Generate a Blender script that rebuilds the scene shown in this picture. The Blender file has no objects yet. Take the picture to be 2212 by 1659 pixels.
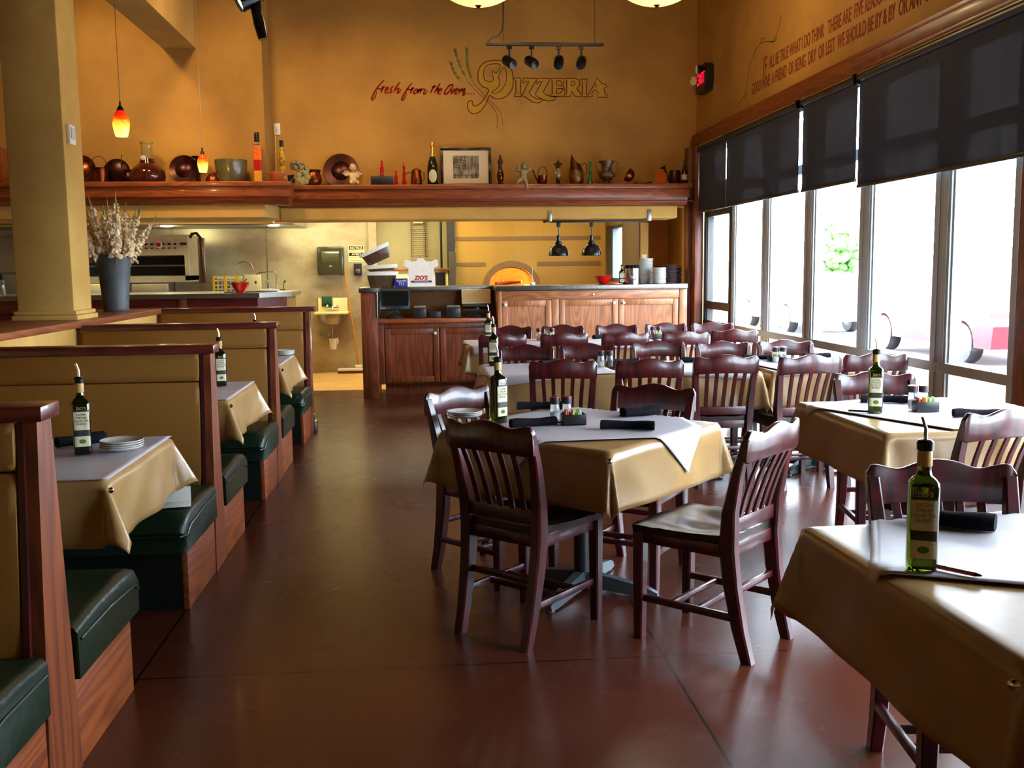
import bpy, bmesh, math, random
from mathutils import Vector, Matrix
R = math.radians
PI = math.pi
random.seed(7)
S = bpy.context.scene
C = S.collection

# ------------------------------------------------------------------ camera, sky, exposure
cam = bpy.data.cameras.new('camera')
cam.sensor_fit = 'HORIZONTAL'; cam.sensor_width = 36.0
cam.lens = 36.0 * 2150.0 / 2212.0
cam.clip_start = 0.05; cam.clip_end = 300
co = bpy.data.objects.new('camera', cam); C.objects.link(co)
yaw, pitch, roll = R(4.80965), R(6.64858), R(-0.65887)
fw = Vector((math.sin(yaw)*math.cos(pitch), math.cos(yaw)*math.cos(pitch), -math.sin(pitch)))
rt0 = Vector((math.cos(yaw), -math.sin(yaw), 0)); up0 = rt0.cross(fw)
rt = rt0*math.cos(roll) + up0*math.sin(roll); up = -rt0*math.sin(roll) + up0*math.cos(roll)
co.matrix_world = Matrix(((rt.x, up.x, -fw.x, 0), (rt.y, up.y, -fw.y, 0), (rt.z, up.z, -fw.z, 1.45), (0, 0, 0, 1)))
S.camera = co

w = bpy.data.worlds.new('world'); S.world = w; w.use_nodes = True
bg = w.node_tree.nodes['Background']
bg.inputs[0].default_value = (0.76, 0.86, 1.0, 1); bg.inputs[1].default_value = 36.0

S.view_settings.view_transform = 'Standard'; S.view_settings.look = 'None'
S.view_settings.gamma = 1.0; S.view_settings.use_curve_mapping = False
S.view_settings.exposure = 0.0
WARM = (1.0, 0.69, 0.33); KIT = (1.0, 0.88, 0.52)

def area(name, loc, size, power, col, rot=(0, 0, 0), portal=False, sy=None):
    l = bpy.data.lights.new(name, 'AREA'); l.shape = 'RECTANGLE'; l.size = size; l.size_y = sy or size
    l.energy = power; l.color = col
    if portal: l.cycles.is_portal = True
    o = bpy.data.objects.new(name, l); o.location = loc; o.rotation_euler = rot; C.objects.link(o); return o
def point(name, loc, power, col, rad=0.03):
    l = bpy.data.lights.new(name, 'POINT'); l.energy = power; l.color = col; l.shadow_soft_size = rad
    o = bpy.data.objects.new(name, l); o.location = loc; C.objects.link(o); return o
def spot(name, loc, to, power, col, ang=70, blend=1.0, rad=0.22):
    l = bpy.data.lights.new(name, 'SPOT'); l.energy = power; l.color = col
    l.spot_size = R(ang); l.spot_blend = blend; l.shadow_soft_size = rad
    o = bpy.data.objects.new(name, l); o.location = loc
    o.rotation_euler = (Vector(to)-Vector(loc)).to_track_quat('-Z', 'Y').to_euler(); C.objects.link(o); return o
# daylight portals in the window openings
area('window_portal', (3.30, 8.2, 1.45), 2.9, 1, (1, 1, 1), (0, R(90), 0), True, 6.7)
area('window_portal', (3.30, 3.1, 1.45), 2.9, 1, (1, 1, 1), (0, R(90), 0), True, 3.9)
area('window_portal', (3.30, 16.3, 1.7), 1.2, 1, (1, 1, 1), (0, R(90), 0), True, 3.0)
# kitchen ceiling fluorescents
area('kitchen_light', (-3.2, 12.75, 2.62), 2.6, 60, KIT, (0, 0, 0), sy=0.5)
area('kitchen_light', (-0.6, 13.3, 2.62), 1.8, 85, KIT, (0, 0, 0), sy=0.5)
area('kitchen_light', (1.5, 13.0, 2.62), 1.8, 26, (1.0, 0.86, 0.42), (0, 0, 0), sy=0.4)
# dining room lamps above the frame, then one spot added for the column
spot('ceiling_spot', (-3.4, 9.0, 4.7), (-3.0, 11.2, 3.2), 330, WARM, 75)
spot('ceiling_spot', (-1.9, 8.8, 4.7), (-1.9, 11.2, 2.9), 330, WARM, 70)
spot('ceiling_spot', (-0.4, 9.6, 4.7), (-0.55, 11.75, 3.1), 170, WARM, 62)
spot('ceiling_spot', (0.6, 9.4, 4.7), (0.4, 11.75, 2.7), 90, WARM, 65)
spot('ceiling_spot', (2.1, 9.4, 4.7), (2.0, 11.75, 2.6), 50, WARM, 65)
spot('ceiling_spot', (-1.6, 5.4, 4.7), (-1.9, 7.0, 0.8), 40, WARM, 90)
spot('ceiling_spot', (-3.0, 3.2, 4.7), (-1.8, 4.2, 0.8), 40, WARM, 95)
spot('ceiling_spot', (-0.8, 8.0, 4.7), (-0.4, 10.6, 0.4), 80, WARM, 80)

spot('ceiling_spot', (0.6, 6.2, 4.7), (-2.5, 7.3, 2.0), 30, (1.0, 0.78, 0.45), 60)  # added unseen spot that brightens the square column, not a known fixture
# ------------------------------------------------------------------ materials
def new_mat(name):
    m = bpy.data.materials.new(name); m.use_nodes = True
    return m, m.node_tree.nodes, m.node_tree.links, m.node_tree.nodes['Principled BSDF']
def mat(name, col, rough=0.5, metal=0.0, spec=0.5, noise=None, bump=0.0, coat=0.0, trans=0.0, ior=1.45, emit=None, estr=0.0, alpha=1.0, sheen=0.0):
    """noise=(scale xyz, col2, contrast lo, hi)"""
    m, N, L, b = new_mat(name)
    b.inputs['Base Color'].default_value = (*col, 1); b.inputs['Roughness'].default_value = rough
    b.inputs['Metallic'].default_value = metal; b.inputs['Specular IOR Level'].default_value = spec
    b.inputs['Coat Weight'].default_value = coat; b.inputs['Transmission Weight'].default_value = trans
    b.inputs['IOR'].default_value = ior; b.inputs['Alpha'].default_value = alpha
    b.inputs['Sheen Weight'].default_value = sheen
    if coat: b.inputs['Coat Roughness'].default_value = 0.12
    if emit: b.inputs['Emission Color'].default_value = (*emit, 1); b.inputs['Emission Strength'].default_value = estr
    if noise:
        sc, c2, lo, hi = noise
        tc = N.new('ShaderNodeTexCoord'); mp = N.new('ShaderNodeMapping'); nt = N.new('ShaderNodeTexNoise'); cr = N.new('ShaderNodeValToRGB')
        mp.inputs['Scale'].default_value = sc if hasattr(sc, '__len__') else (sc, sc, sc)
        nt.inputs['Scale'].default_value = 1; nt.inputs['Detail'].default_value = 6; nt.inputs['Roughness'].default_value = 0.6
        cr.color_ramp.elements[0].position = lo; cr.color_ramp.elements[1].position = hi
        cr.color_ramp.elements[0].color = (*col, 1); cr.color_ramp.elements[1].color = (*c2, 1)
        L.new(tc.outputs['Object'], mp.inputs[0]); L.new(mp.outputs[0], nt.inputs[0]); L.new(nt.outputs[0], cr.inputs[0]); L.new(cr.outputs[0], b.inputs['Base Color'])
        if bump:
            bp = N.new('ShaderNodeBump'); bp.inputs['Strength'].default_value = bump; bp.inputs['Distance'].default_value = 0.01
            L.new(nt.outputs[0], bp.inputs['Height']); L.new(bp.outputs[0], b.inputs['Normal'])
    return m
def wood(name, c1, c2, axis='z', rough=0.4, coat=0.0, fine=60.0, spec=0.5):
    """oak: stretched noise grain plus cathedral waves along one axis"""
    m, N, L, b = new_mat(name)
    tc = N.new('ShaderNodeTexCoord'); mp = N.new('ShaderNodeMapping'); nt = N.new('ShaderNodeTexNoise')
    k = {'x': (1.5, fine, fine), 'y': (fine, 1.5, fine), 'z': (fine, fine, 1.5)}[axis]
    mp.inputs['Scale'].default_value = k
    nt.inputs['Scale'].default_value = 1; nt.inputs['Detail'].default_value = 5; nt.inputs['Roughness'].default_value = 0.65
    mp2 = N.new('ShaderNodeMapping'); mp2.inputs['Scale'].default_value = {'x': (0.9, 7, 7), 'y': (7, 0.9, 7), 'z': (7, 7, 0.9)}[axis]
    n2 = N.new('ShaderNodeTexNoise'); n2.inputs['Scale'].default_value = 1; n2.inputs['Detail'].default_value = 1
    mm = N.new('ShaderNodeMath'); mm.operation = 'MULTIPLY'; mm.inputs[1].default_value = 9.0
    fr = N.new('ShaderNodeMath'); fr.operation = 'PINGPONG'; fr.inputs[1].default_value = 0.5
    mx = N.new('ShaderNodeMath'); mx.operation = 'ADD'
    cr = N.new('ShaderNodeValToRGB'); cr.color_ramp.elements[0].position = 0.45; cr.color_ramp.elements[1].position = 1.0
    cr.color_ramp.elements[0].color = (*c1, 1); cr.color_ramp.elements[1].color = (*c2, 1)
    L.new(tc.outputs['Object'], mp.inputs[0]); L.new(mp.outputs[0], nt.inputs[0])
    L.new(tc.outputs['Object'], mp2.inputs[0]); L.new(mp2.outputs[0], n2.inputs[0])
    L.new(n2.outputs[0], mm.inputs[0]); L.new(mm.outputs[0], fr.inputs[0])
    L.new(fr.outputs[0], mx.inputs[0]); L.new(nt.outputs[0], mx.inputs[1])
    L.new(mx.outputs[0], cr.inputs[0]); L.new(cr.outputs[0], b.inputs['Base Color'])
    b.inputs['Roughness'].default_value = rough; b.inputs['Coat Weight'].default_value = coat; b.inputs['Coat Roughness'].default_value = 0.1
    b.inputs['Specular IOR Level'].default_value = spec
    return m
def lin(r, g, b):
    f = lambda c: (c/255/12.92) if c/255 <= 0.04045 else ((c/255+0.055)/1.055)**2.4
    return (f(r), f(g), f(b))

M = {}
M['plaster'] = mat('ochre_plaster', lin(182, 136, 66), 0.75, spec=0.25, noise=((0.9, 0.9, 0.9), lin(146, 104, 48), 0.35, 0.72), bump=0.12)
M['plaster_pale'] = mat('pale_plaster', lin(196, 156, 84), 0.75, spec=0.25, noise=(2.2, lin(178, 136, 68), 0.35, 0.7), bump=0.1)
M['plaster_dark'] = mat('brown_plaster', lin(200, 146, 84), 0.8, spec=0.2, noise=(2.0, lin(184, 130, 70), 0.35, 0.7))
M['ceiling'] = mat('ceiling_paint', lin(66, 44, 26), 0.9, spec=0.1)
M['oak_x'] = wood('red_oak_horizontal', lin(150, 74, 30), lin(116, 52, 20), 'x', 0.38, 0.2)
M['oak_y'] = wood('red_oak_lengthwise', lin(140, 70, 28), lin(104, 46, 17), 'y', 0.45, 0.04)
M['oak_z'] = wood('red_oak_upright', lin(126, 60, 24), lin(88, 38, 14), 'z', 0.45, 0.05)
M['oak_light'] = wood('light_oak_upright', lin(170, 104, 56), lin(126, 72, 36), 'z', 0.45, 0.1, 40)
M['oak_light_x'] = wood('light_oak_horizontal', lin(170, 104, 56), lin(126, 72, 36), 'x', 0.45, 0.1, 40)
M['maroon'] = wood('maroon_trim', lin(92, 26, 20), lin(62, 14, 12), 'x', 0.35, 0.3, 40)
M['mahogany'] = wood('mahogany', lin(74, 14, 16), lin(40, 7, 9), 'z', 0.34, 0.25, 30)
M['vinyl_tan'] = mat('tan_vinyl', lin(146, 100, 42), 0.55, spec=0.3, noise=(350, lin(130, 88, 34), 0.3, 0.7), bump=0.15)
M['vinyl_green'] = mat('green_vinyl', lin(18, 34, 20), 0.33, spec=0.45, noise=(30, lin(14, 28, 16), 0.3, 0.7), bump=0.25)
M['vinyl_black'] = mat('black_vinyl', lin(14, 18, 16), 0.45, spec=0.4)
M['cloth'] = mat('khaki_cloth', lin(158, 124, 76), 0.30, spec=0.6, noise=((7, 7, 7), lin(142, 108, 64), 0.3, 0.75), bump=0.08)
M['paper'] = mat('white_paper', (0.52, 0.48, 0.50), 0.40, spec=0.5, noise=(9, (0.47, 0.43, 0.45), 0.3, 0.7), bump=0.2)
M['napkin'] = mat('black_napkin', (0.005, 0.005, 0.007), 0.9, spec=0.08, noise=(120, (0.008, 0.008, 0.011), 0.3, 0.7), bump=0.5)
M['glass_green'] = mat('dark_green_glass', (0.028, 0.042, 0.002), 0.04, trans=0.93, ior=1.48)
M['foil'] = mat('gold_foil', lin(196, 160, 92), 0.45, spec=0.5, noise=(60, lin(176, 138, 76), 0.3, 0.7))
M['label'] = mat('cream_label', lin(206, 200, 168), 0.6, noise=(60, lin(190, 182, 148), 0.3, 0.7))
M['label_dark'] = mat('dark_label_band', lin(40, 40, 36), 0.5)
M['ink'] = mat('label_ink', lin(96, 96, 70), 0.6)
M['steel'] = mat('brushed_steel', (0.36, 0.35, 0.32), 0.34, 1.0, noise=((2, 2, 60), (0.28, 0.27, 0.24), 0.3, 0.7))
M['steel_wall'] = mat('steel_wall_sheet', lin(204, 196, 160), 0.42, 0.5, noise=((1.1, 1.1, 1.6), lin(160, 140, 112), 0.4, 0.66))
M['steel_bright'] = mat('polished_steel', (0.75, 0.75, 0.76), 0.12, 1.0)
M['black'] = mat('black_plastic', (0.012, 0.012, 0.014), 0.35)
M['black_gloss'] = mat('glossy_black_enamel', (0.008, 0.007, 0.006), 0.22, spec=0.35)
M['black_metal'] = mat('black_powder_metal', (0.012, 0.012, 0.013), 0.4)
M['bronze'] = mat('dark_bronze', lin(74, 40, 24), 0.35, 0.7)
M['copper'] = mat('old_copper', lin(150, 74, 38), 0.3, 0.9, noise=(14, lin(84, 36, 20), 0.35, 0.7))
M['copper_dark'] = mat('dark_copper', lin(62, 22, 14), 0.3, 0.7, noise=(10, lin(36, 12, 9), 0.3, 0.7))
M['copper_bright'] = mat('bright_copper', lin(236, 120, 50), 0.2, 1.0)
M['white_ceramic'] = mat('white_china', (0.60, 0.58, 0.54), 0.15, coat=0.3)
M['white_plastic'] = mat('white_plastic', (0.72, 0.70, 0.62), 0.35)
M['cream'] = mat('cream_enamel', lin(226, 214, 160), 0.35)
M['red_gloss'] = mat('glossy_red', lin(170, 14, 12), 0.15, coat=0.5)
M['frame_metal'] = mat('window_frame_metal', lin(172, 178, 176), 0.4, 0.2)
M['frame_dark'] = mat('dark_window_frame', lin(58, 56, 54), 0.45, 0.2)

def glass_pane():
    m, N, L, b = new_mat('window_glass'); N.remove(b)
    out = N['Material Output']; t = N.new('ShaderNodeBsdfTransparent'); g = N.new('ShaderNodeBsdfGlossy'); mx = N.new('ShaderNodeMixShader')
    t.inputs[0].default_value = (0.95, 0.97, 0.97, 1); g.inputs['Roughness'].default_value = 0.02; mx.inputs[0].default_value = 0.06
    L.new(t.outputs[0], mx.inputs[1]); L.new(g.outputs[0], mx.inputs[2]); L.new(mx.outputs[0], out.inputs[0]); return m
M['pane'] = glass_pane()
def shade_mesh():
    m, N, L, b = new_mat('open_weave_shade'); out = N['Material Output']
    b.inputs['Base Color'].default_value = (*lin(66, 70, 80), 1); b.inputs['Roughness'].default_value = 0.9; b.inputs['Specular IOR Level'].default_value = 0.1
    t = N.new('ShaderNodeBsdfTransparent'); mx = N.new('ShaderNodeMixShader'); tc = N.new('ShaderNodeTexCoord'); mp = N.new('ShaderNodeMapping')
    nt = N.new('ShaderNodeTexNoise'); mr = N.new('ShaderNodeMapRange')
    mp.inputs['Scale'].default_value = (1, 26, 2.5); nt.inputs['Scale'].default_value = 1; nt.inputs['Detail'].default_value = 5
    mr.inputs[1].default_value = 0.35; mr.inputs[2].default_value = 0.75; mr.inputs[3].default_value = 0.016; mr.inputs[4].default_value = 0.034
    L.new(tc.outputs['Object'], mp.inputs[0]); L.new(mp.outputs[0], nt.inputs[0]); L.new(nt.outputs[0], mr.inputs[0]); L.new(mr.outputs[0], mx.inputs[0])
    L.new(b.outputs[0], mx.inputs[1]); L.new(t.outputs[0], mx.inputs[2]); L.new(mx.outputs[0], out.inputs[0]); return m
M['shade'] = shade_mesh()
def floor_mat():
    m, N, L, b = new_mat('stained_concrete_floor')
    tc = N.new('ShaderNodeTexCoord'); n1 = N.new('ShaderNodeTexNoise'); cr = N.new('ShaderNodeValToRGB')
    n1.inputs['Scale'].default_value = 1.3; n1.inputs['Detail'].default_value = 8; n1.inputs['Roughness'].default_value = 0.65
    cr.color_ramp.elements[0].position = 0.3; cr.color_ramp.elements[1].position = 0.75
    cr.color_ramp.elements[0].color = (*lin(84, 38, 22), 1); cr.color_ramp.elements[1].color = (*lin(66, 28, 16), 1)
    sp = N.new('ShaderNodeSeparateXYZ'); L.new(tc.outputs['Object'], sp.inputs[0])
    def line(sock, off):
        a = N.new('ShaderNodeMath'); a.operation = 'SUBTRACT'; a.inputs[1].default_value = off; L.new(sock, a.inputs[0])
        p = N.new('ShaderNodeMath'); p.operation = 'PINGPONG'; p.inputs[1].default_value = 0.96; L.new(a.outputs[0], p.inputs[0])
        c = N.new('ShaderNodeMath'); c.operation = 'LESS_THAN'; c.inputs[1].default_value = 0.005; L.new(p.outputs[0], c.inputs[0]); return c.outputs[0]
    mx = N.new('ShaderNodeMath'); mx.operation = 'MAXIMUM'; L.new(line(sp.outputs[0], 0.855), mx.inputs[0]); L.new(line(sp.outputs[1], 3.525), mx.inputs[1])
    mix = N.new('ShaderNodeMix'); mix.data_type = 'RGBA'; mix.inputs[7].default_value = (*lin(24, 10, 7), 1)
    L.new(mx.outputs[0], mix.inputs[0]); L.new(cr.outputs[0], mix.inputs[6]); L.new(n1.outputs[0], cr.inputs[0]); L.new(tc.outputs['Object'], n1.inputs[0])
    L.new(mix.outputs[2], b.inputs['Base Color'])
    n2 = N.new('ShaderNodeTexNoise'); n2.inputs['Scale'].default_value = 3.5; n2.inputs['Detail'].default_value = 3; L.new(tc.outputs['Object'], n2.inputs[0])
    mr = N.new('ShaderNodeMapRange'); mr.inputs[3].default_value = 0.25; mr.inputs[4].default_value = 0.29; L.new(n2.outputs[0], mr.inputs[0]); L.new(mr.outputs[0], b.inputs['Roughness'])
    bp = N.new('ShaderNodeBump'); bp.inputs['Strength'].default_value = 0.008; bp.inputs['Distance'].default_value = 0.01; L.new(n2.outputs[0], bp.inputs['Height']); b.inputs['Specular IOR Level'].default_value = 0.45
    return m
M['floor'] = floor_mat()
M['kfloor'] = mat('tan_kitchen_floor', lin(206, 164, 100), 0.4, noise=(4, lin(186, 144, 84), 0.3, 0.7))
def tile_mat():
    m, N, L, b = new_mat('yellow_oven_tile'); tc = N.new('ShaderNodeTexCoord'); mp = N.new('ShaderNodeMapping'); br = N.new('ShaderNodeTexBrick')
    mp.inputs['Rotation'].default_value = (R(90), 0, 0)
    br.offset = 0.0; br.inputs['Scale'].default_value = 1; br.inputs['Brick Width'].default_value = 0.31; br.inputs['Row Height'].default_value = 0.31
    br.inputs['Mortar Size'].default_value = 0.003; br.inputs['Color1'].default_value = (*lin(186, 146, 56), 1); br.inputs['Color2'].default_value = (*lin(174, 134, 48), 1)
    br.inputs['Mortar'].default_value = (*lin(178, 132, 52), 1)
    L.new(tc.outputs['Object'], mp.inputs[0]); L.new(mp.outputs[0], br.inputs[0]); L.new(br.outputs[0], b.inputs['Base Color']); b.inputs['Roughness'].default_value = 0.5
    return m
M['tile'] = tile_mat()
M['band'] = mat('grey_brown_tile_band', lin(140, 108, 58), 0.5, noise=(20, lin(124, 94, 50), 0.3, 0.7))
def lamp_glass():
    m, N, L, b = new_mat('lit_art_glass'); tc = N.new('ShaderNodeTexCoord'); sp = N.new('ShaderNodeSeparateXYZ'); cr = N.new('ShaderNodeValToRGB'); nt = N.new('ShaderNodeTexNoise')
    nt.inputs['Scale'].default_value = 22; ad = N.new('ShaderNodeMath'); ad.operation = 'MULTIPLY_ADD'; ad.inputs[1].default_value = 0.35
    L.new(tc.outputs['Generated'], sp.inputs[0]); L.new(tc.outputs['Object'], nt.inputs[0]); L.new(nt.outputs[0], ad.inputs[0]); L.new(sp.outputs[2], ad.inputs[2]); L.new(ad.outputs[0], cr.inputs[0])
    e = cr.color_ramp.elements; e[0].position = 0.12; e[0].color = (1, 0.72, 0.2, 1); e[1].position = 1.0; e[1].color = (0.45, 0.0, 0.0, 1)
    x = e.new(0.55); x.color = (1.0, 0.42, 0.03, 1); x = e.new(0.84); x.color = (0.9, 0.04, 0.0, 1)
    L.new(cr.outputs[0], b.inputs['Emission Color']); b.inputs['Emission Strength'].default_value = 2.6; b.inputs['Base Color'].default_value = (0.5, 0.1, 0.02, 1); b.inputs['Roughness'].default_value = 0.15
    return m
M['lamp_glass'] = lamp_glass()
M['bowl_glass'] = mat('lit_alabaster_glass', (0.9, 0.8, 0.5), 0.4, emit=(1.0, 0.70, 0.17), estr=1.15)
M['bulb'] = mat('lit_bulb', (1, 1, 1), 0.3, emit=(1.0, 0.85, 0.55), estr=9)
M['exit_red'] = mat('lit_red_letters', (0.6, 0.0, 0.02), 0.4, emit=(1.0, 0.01, 0.04), estr=1.2)
M['tan_letter'] = mat('olive_paint', lin(170, 136, 46), 0.8, spec=0.1)
M['red_letter'] = mat('dark_red_paint', lin(118, 26, 14), 0.8, spec=0.1)
M['red_text'] = mat('faded_red_paint', lin(132, 62, 40), 0.85, spec=0.1)
M['green_paint'] = mat('green_paint', lin(84, 112, 52), 0.85, spec=0.1)
M['brown_paint'] = mat('brown_paint', lin(96, 62, 28), 0.85, spec=0.1)

# ------------------------------------------------------------------ geometry helpers
class MB:
    def __init__(s): s.bm = bmesh.new()
    def box(s, x0, x1, y0, y1, z0, z1, bev=0.0, rot=None, seg=2):
        g = bmesh.ops.create_cube(s.bm, size=1)['verts']
        c = Vector(((x0+x1)/2, (y0+y1)/2, (z0+z1)/2)); d = Vector((x1-x0, y1-y0, z1-z0))
        for v in g: v.co = Vector((v.co.x*d.x, v.co.y*d.y, v.co.z*d.z)) + c
        if bev:
            es = list({e for v in g for e in v.link_edges})
            r = bmesh.ops.bevel(s.bm, geom=es, offset=min(bev, min(abs(d.x), abs(d.y), abs(d.z))*0.45), segments=seg, affect='EDGES', profile=0.5)
            g = list({v for f in r['faces'] for v in f.verts} | {v for v in g if v.is_valid})
        if rot is not None:
            for v in g: v.co = rot @ v.co
        return s
    def loft(s, rings, cap=True, closed=True):
        vr = [[s.bm.verts.new(p) for p in r] for r in rings]
        n = len(vr[0])
        for a, b in zip(vr, vr[1:]):
            for i in range(n if closed else n-1):
                j = (i+1) % n
                try: s.bm.faces.new((a[i], a[j], b[j], b[i]))
                except ValueError: pass
        if cap and closed:
            s.bm.faces.new(list(reversed(vr[0]))); s.bm.faces.new(vr[-1])
        return s
    def lathe(s, prof, c=(0, 0, 0), seg=28, mtx=None, cap=True):
        rings = []
        for r, z in prof:
            r = max(r, 0.0004)
            ring = [Vector((r*math.cos(2*PI*i/seg), r*math.sin(2*PI*i/seg), z)) for i in range(seg)]
            if mtx is not None: ring = [mtx @ p for p in ring]
            rings.append([p + Vector(c) for p in ring])
        return s.loft(rings, cap)
    def tube(s, pts, r, seg=10, flat=1.0):
        pts = [Vector(p) for p in pts]; rs = r if hasattr(r, '__len__') else [r]*len(pts); rings = []
        prev = None
        for i, p in enumerate(pts):
            t = (pts[min(i+1, len(pts)-1)] - pts[max(i-1, 0)]).normalized()
            if prev is None:
                a = Vector((0, 0, 1)) if abs(t.z) < 0.9 else Vector((1, 0, 0)); u = t.cross(a).normalized()
            else: u = (prev - t*prev.dot(t)).normalized()
            prev = u; v = t.cross(u)
            rings.append([p + u*(rs[i]*math.cos(2*PI*k/seg)) + v*(rs[i]*flat*math.sin(2*PI*k/seg)) for k in range(seg)])
        return s.loft(rings)
    def prism(s, poly, depth, mtx):
        """polygon in local xy, extruded along local z by depth"""
        a = [s.bm.verts.new(mtx @ Vector((x, y, 0))) for x, y in poly]; b = [s.bm.verts.new(mtx @ Vector((x, y, depth))) for x, y in poly]
        s.bm.faces.new(a); s.bm.faces.new(list(reversed(b))); n = len(poly)
        for i in range(n): s.bm.faces.new((a[i], b[i], b[(i+1) % n], a[(i+1) % n]))
        return s
    def ball(s, c, r, sub=2, sc=(1, 1, 1), mtx=None):
        g = bmesh.ops.create_icosphere(s.bm, subdivisions=sub, radius=r)['verts']
        for v in g:
            p = Vector((v.co.x*sc[0], v.co.y*sc[1], v.co.z*sc[2])); v.co = (mtx @ p if mtx is not None else p) + Vector(c)
        return s
    def build(s, name, m, parent=None, smooth=35, loc=None, mod=None):
        bmesh.ops.recalc_face_normals(s.bm, faces=s.bm.faces)
        me = bpy.data.meshes.new(name); s.bm.to_mesh(me); s.bm.free()
        ms = m if isinstance(m, (list, tuple)) else [m]
        for x in ms: me.materials.append(x)
        if smooth:
            for p in me.polygons: p.use_smooth = True
            try: me.set_sharp_from_angle(angle=R(smooth))
            except Exception: pass
        o = bpy.data.objects.new(name, me); C.objects.link(o)
        if parent: o.parent = parent
        if loc: o.location = loc
        return o

def T(x=0, y=0, z=0): return Matrix.Translation((x, y, z))
def RX(a): return Matrix.Rotation(R(a), 4, 'X')
def RY(a): return Matrix.Rotation(R(a), 4, 'Y')
def RZ(a): return Matrix.Rotation(R(a), 4, 'Z')
XZ = Matrix(((1, 0, 0, 0), (0, 0, 1, 0), (0, 1, 0, 0), (0, 0, 0, 1)))   # local xy -> world xz, depth -> +y
def thing(name, label, cat, loc=(0, 0, 0), rz=0, group=None):
    o = bpy.data.objects.new(name, None); C.objects.link(o); o.empty_display_size = 0.05
    o.location = loc; o.rotation_euler = (0, 0, R(rz)); o['label'] = label; o['category'] = cat
    if group: o['group'] = group
    return o
def tag(o, label, cat, group=None):
    o['label'] = label; o['category'] = cat
    if group: o['group'] = group
    return o
def struct(o, label=None):
    o['kind'] = 'structure'
    if label: o['label'] = label
    return o
def dup(root, loc, rz=None, label=None, group=None):
    r = root.copy(); C.objects.link(r); r.location = loc
    if rz is not None: r.rotation_euler = (0, 0, R(rz))
    if label: r['label'] = label
    if group: r['group'] = group
    for ch in [c for c in bpy.data.objects if c.parent == root]:
        c = ch.copy(); C.objects.link(c); c.parent = r
        for g in [q for q in bpy.data.objects if q.parent == ch]:
            d = g.copy(); C.objects.link(d); d.parent = c
    return r
def text_mesh(name, s, size, m, mtx, parent=None, ext=0.001, sx=1.0, align='CENTER', shear=0.0, bold=0.0):
    cu = bpy.data.curves.new('txt', 'FONT'); cu.body = s; cu.size = size; cu.extrude = ext; cu.align_x = align; cu.shear = shear; cu.offset = bold; cu.resolution_u = 3
    to = bpy.data.objects.new('txt', cu); C.objects.link(to)
    dg = bpy.context.evaluated_depsgraph_get(); me = bpy.data.meshes.new_from_object(to.evaluated_get(dg))
    bpy.data.objects.remove(to); me.name = name
    me.transform(mtx @ Matrix.Diagonal((sx, 1, 1, 1))); me.materials.clear(); me.materials.append(m)
    o = bpy.data.objects.new(name, me); C.objects.link(o)
    if parent: o.parent = parent
    return o
FACE_CAM = lambda x, y, z: T(x, y, z) @ RX(90)      # text facing -y

# ------------------------------------------------------------------ room shell
CEIL = 4.8
def sbox(name, x0, x1, y0, y1, z0, z1, m, bev=0.0, label=None, parent=None):
    o = MB().box(x0, x1, y0, y1, z0, z1, bev).build(name, m, parent, smooth=None if not bev else 35)
    return struct(o, label) if not parent else o
sbox('floor', -6.2, 3.35, -2.6, 12.12, -0.12, 0.0, M['floor'], label='reddish brown stained concrete dining room floor with scored joints')
sbox('kitchen_floor', -6.2, 3.35, 12.12, 19.2, -0.12, 0.001, M['kfloor'], label='tan kitchen floor behind the counter')
sbox('ceiling', -6.2, 3.35, -2.6, 11.9, CEIL, CEIL+0.1, M['ceiling'])
sbox('kitchen_ceiling', -6.2, 3.35, 11.9, 19.2, 2.68, 2.76, M['plaster_pale'])
sbox('wall_left', -6.3, -6.2, -2.6, 19.2, 0, CEIL, M['plaster'])
sbox('wall_front', -6.2, 3.35, -2.7, -2.6, 0, CEIL, M['plaster'])
bw = MB()
bw.box(-1.71, 3.2, 11.75, 11.9, 2.15, CEIL); bw.box(-6.2, -1.71, 11.2, 11.9, 2.15, CEIL)
struct(bw.build('wall_back', M['plaster'], smooth=None), 'tall ochre plaster wall above the open kitchen')
so = MB()
so.box(-6.2, -1.70, 10.93, 11.9, 2.02, 2.15); so.prism([(-1.70, 10.93), (-1.70, 11.9), (-1.62, 11.9), (-1.62, 11.25)], 0.13, T(0, 0, 2.02))
so.box(-1.62, 2.90, 11.42, 11.9, 2.0, 2.15, 0.02)
struct(so.build('trim_1', M['plaster_pale'], smooth=None), 'pale plaster beam under the wooden display shelf')
sbox('ceiling_beam', -2.746, -2.399, 1.0, 11.2, 3.815, CEIL, M['plaster_pale'], label='boxed plaster ceiling beam running to the back wall')
# kitchen walls
sbox('wall_kitchen', -6.2, -0.79, 14.3, 14.4, 0, 2.68, M['steel_wall'], label='stainless steel sheet wall at the back of the kitchen')
sbox('wall_kitchen', -0.70, 0.40, 14.5, 14.6, 0, 2.68, mat('grey_kitchen_panel', lin(168, 158, 112), 0.5, noise=(2, lin(150, 140, 98), 0.3, 0.7)), label='grey green kitchen wall panel behind the hanging bag')
sbox('trim_2', -0.80, -0.69, 14.22, 14.5, 0, 2.68, M['steel_wall'], label='pale corner post of the kitchen wall')
sbox('gap_shade_strip', 0.30, 0.405, 13.95, 14.5, 0, 2.68, M['frame_dark'], label='dark strip standing in for the shaded gap beside the pizza oven wall')  # solid dark strip imitates the shade inside a gap
for zz in (2.45, 1.16):
    pass
ks = MB()
for xx in (-2.22, -3.5, -4.8): ks.box(xx-0.006, xx+0.006, 14.292, 14.30, 0, 2.68)
struct(ks.build('trim_4', M['steel'], smooth=None), 'vertical seams of the steel kitchen wall')
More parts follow.
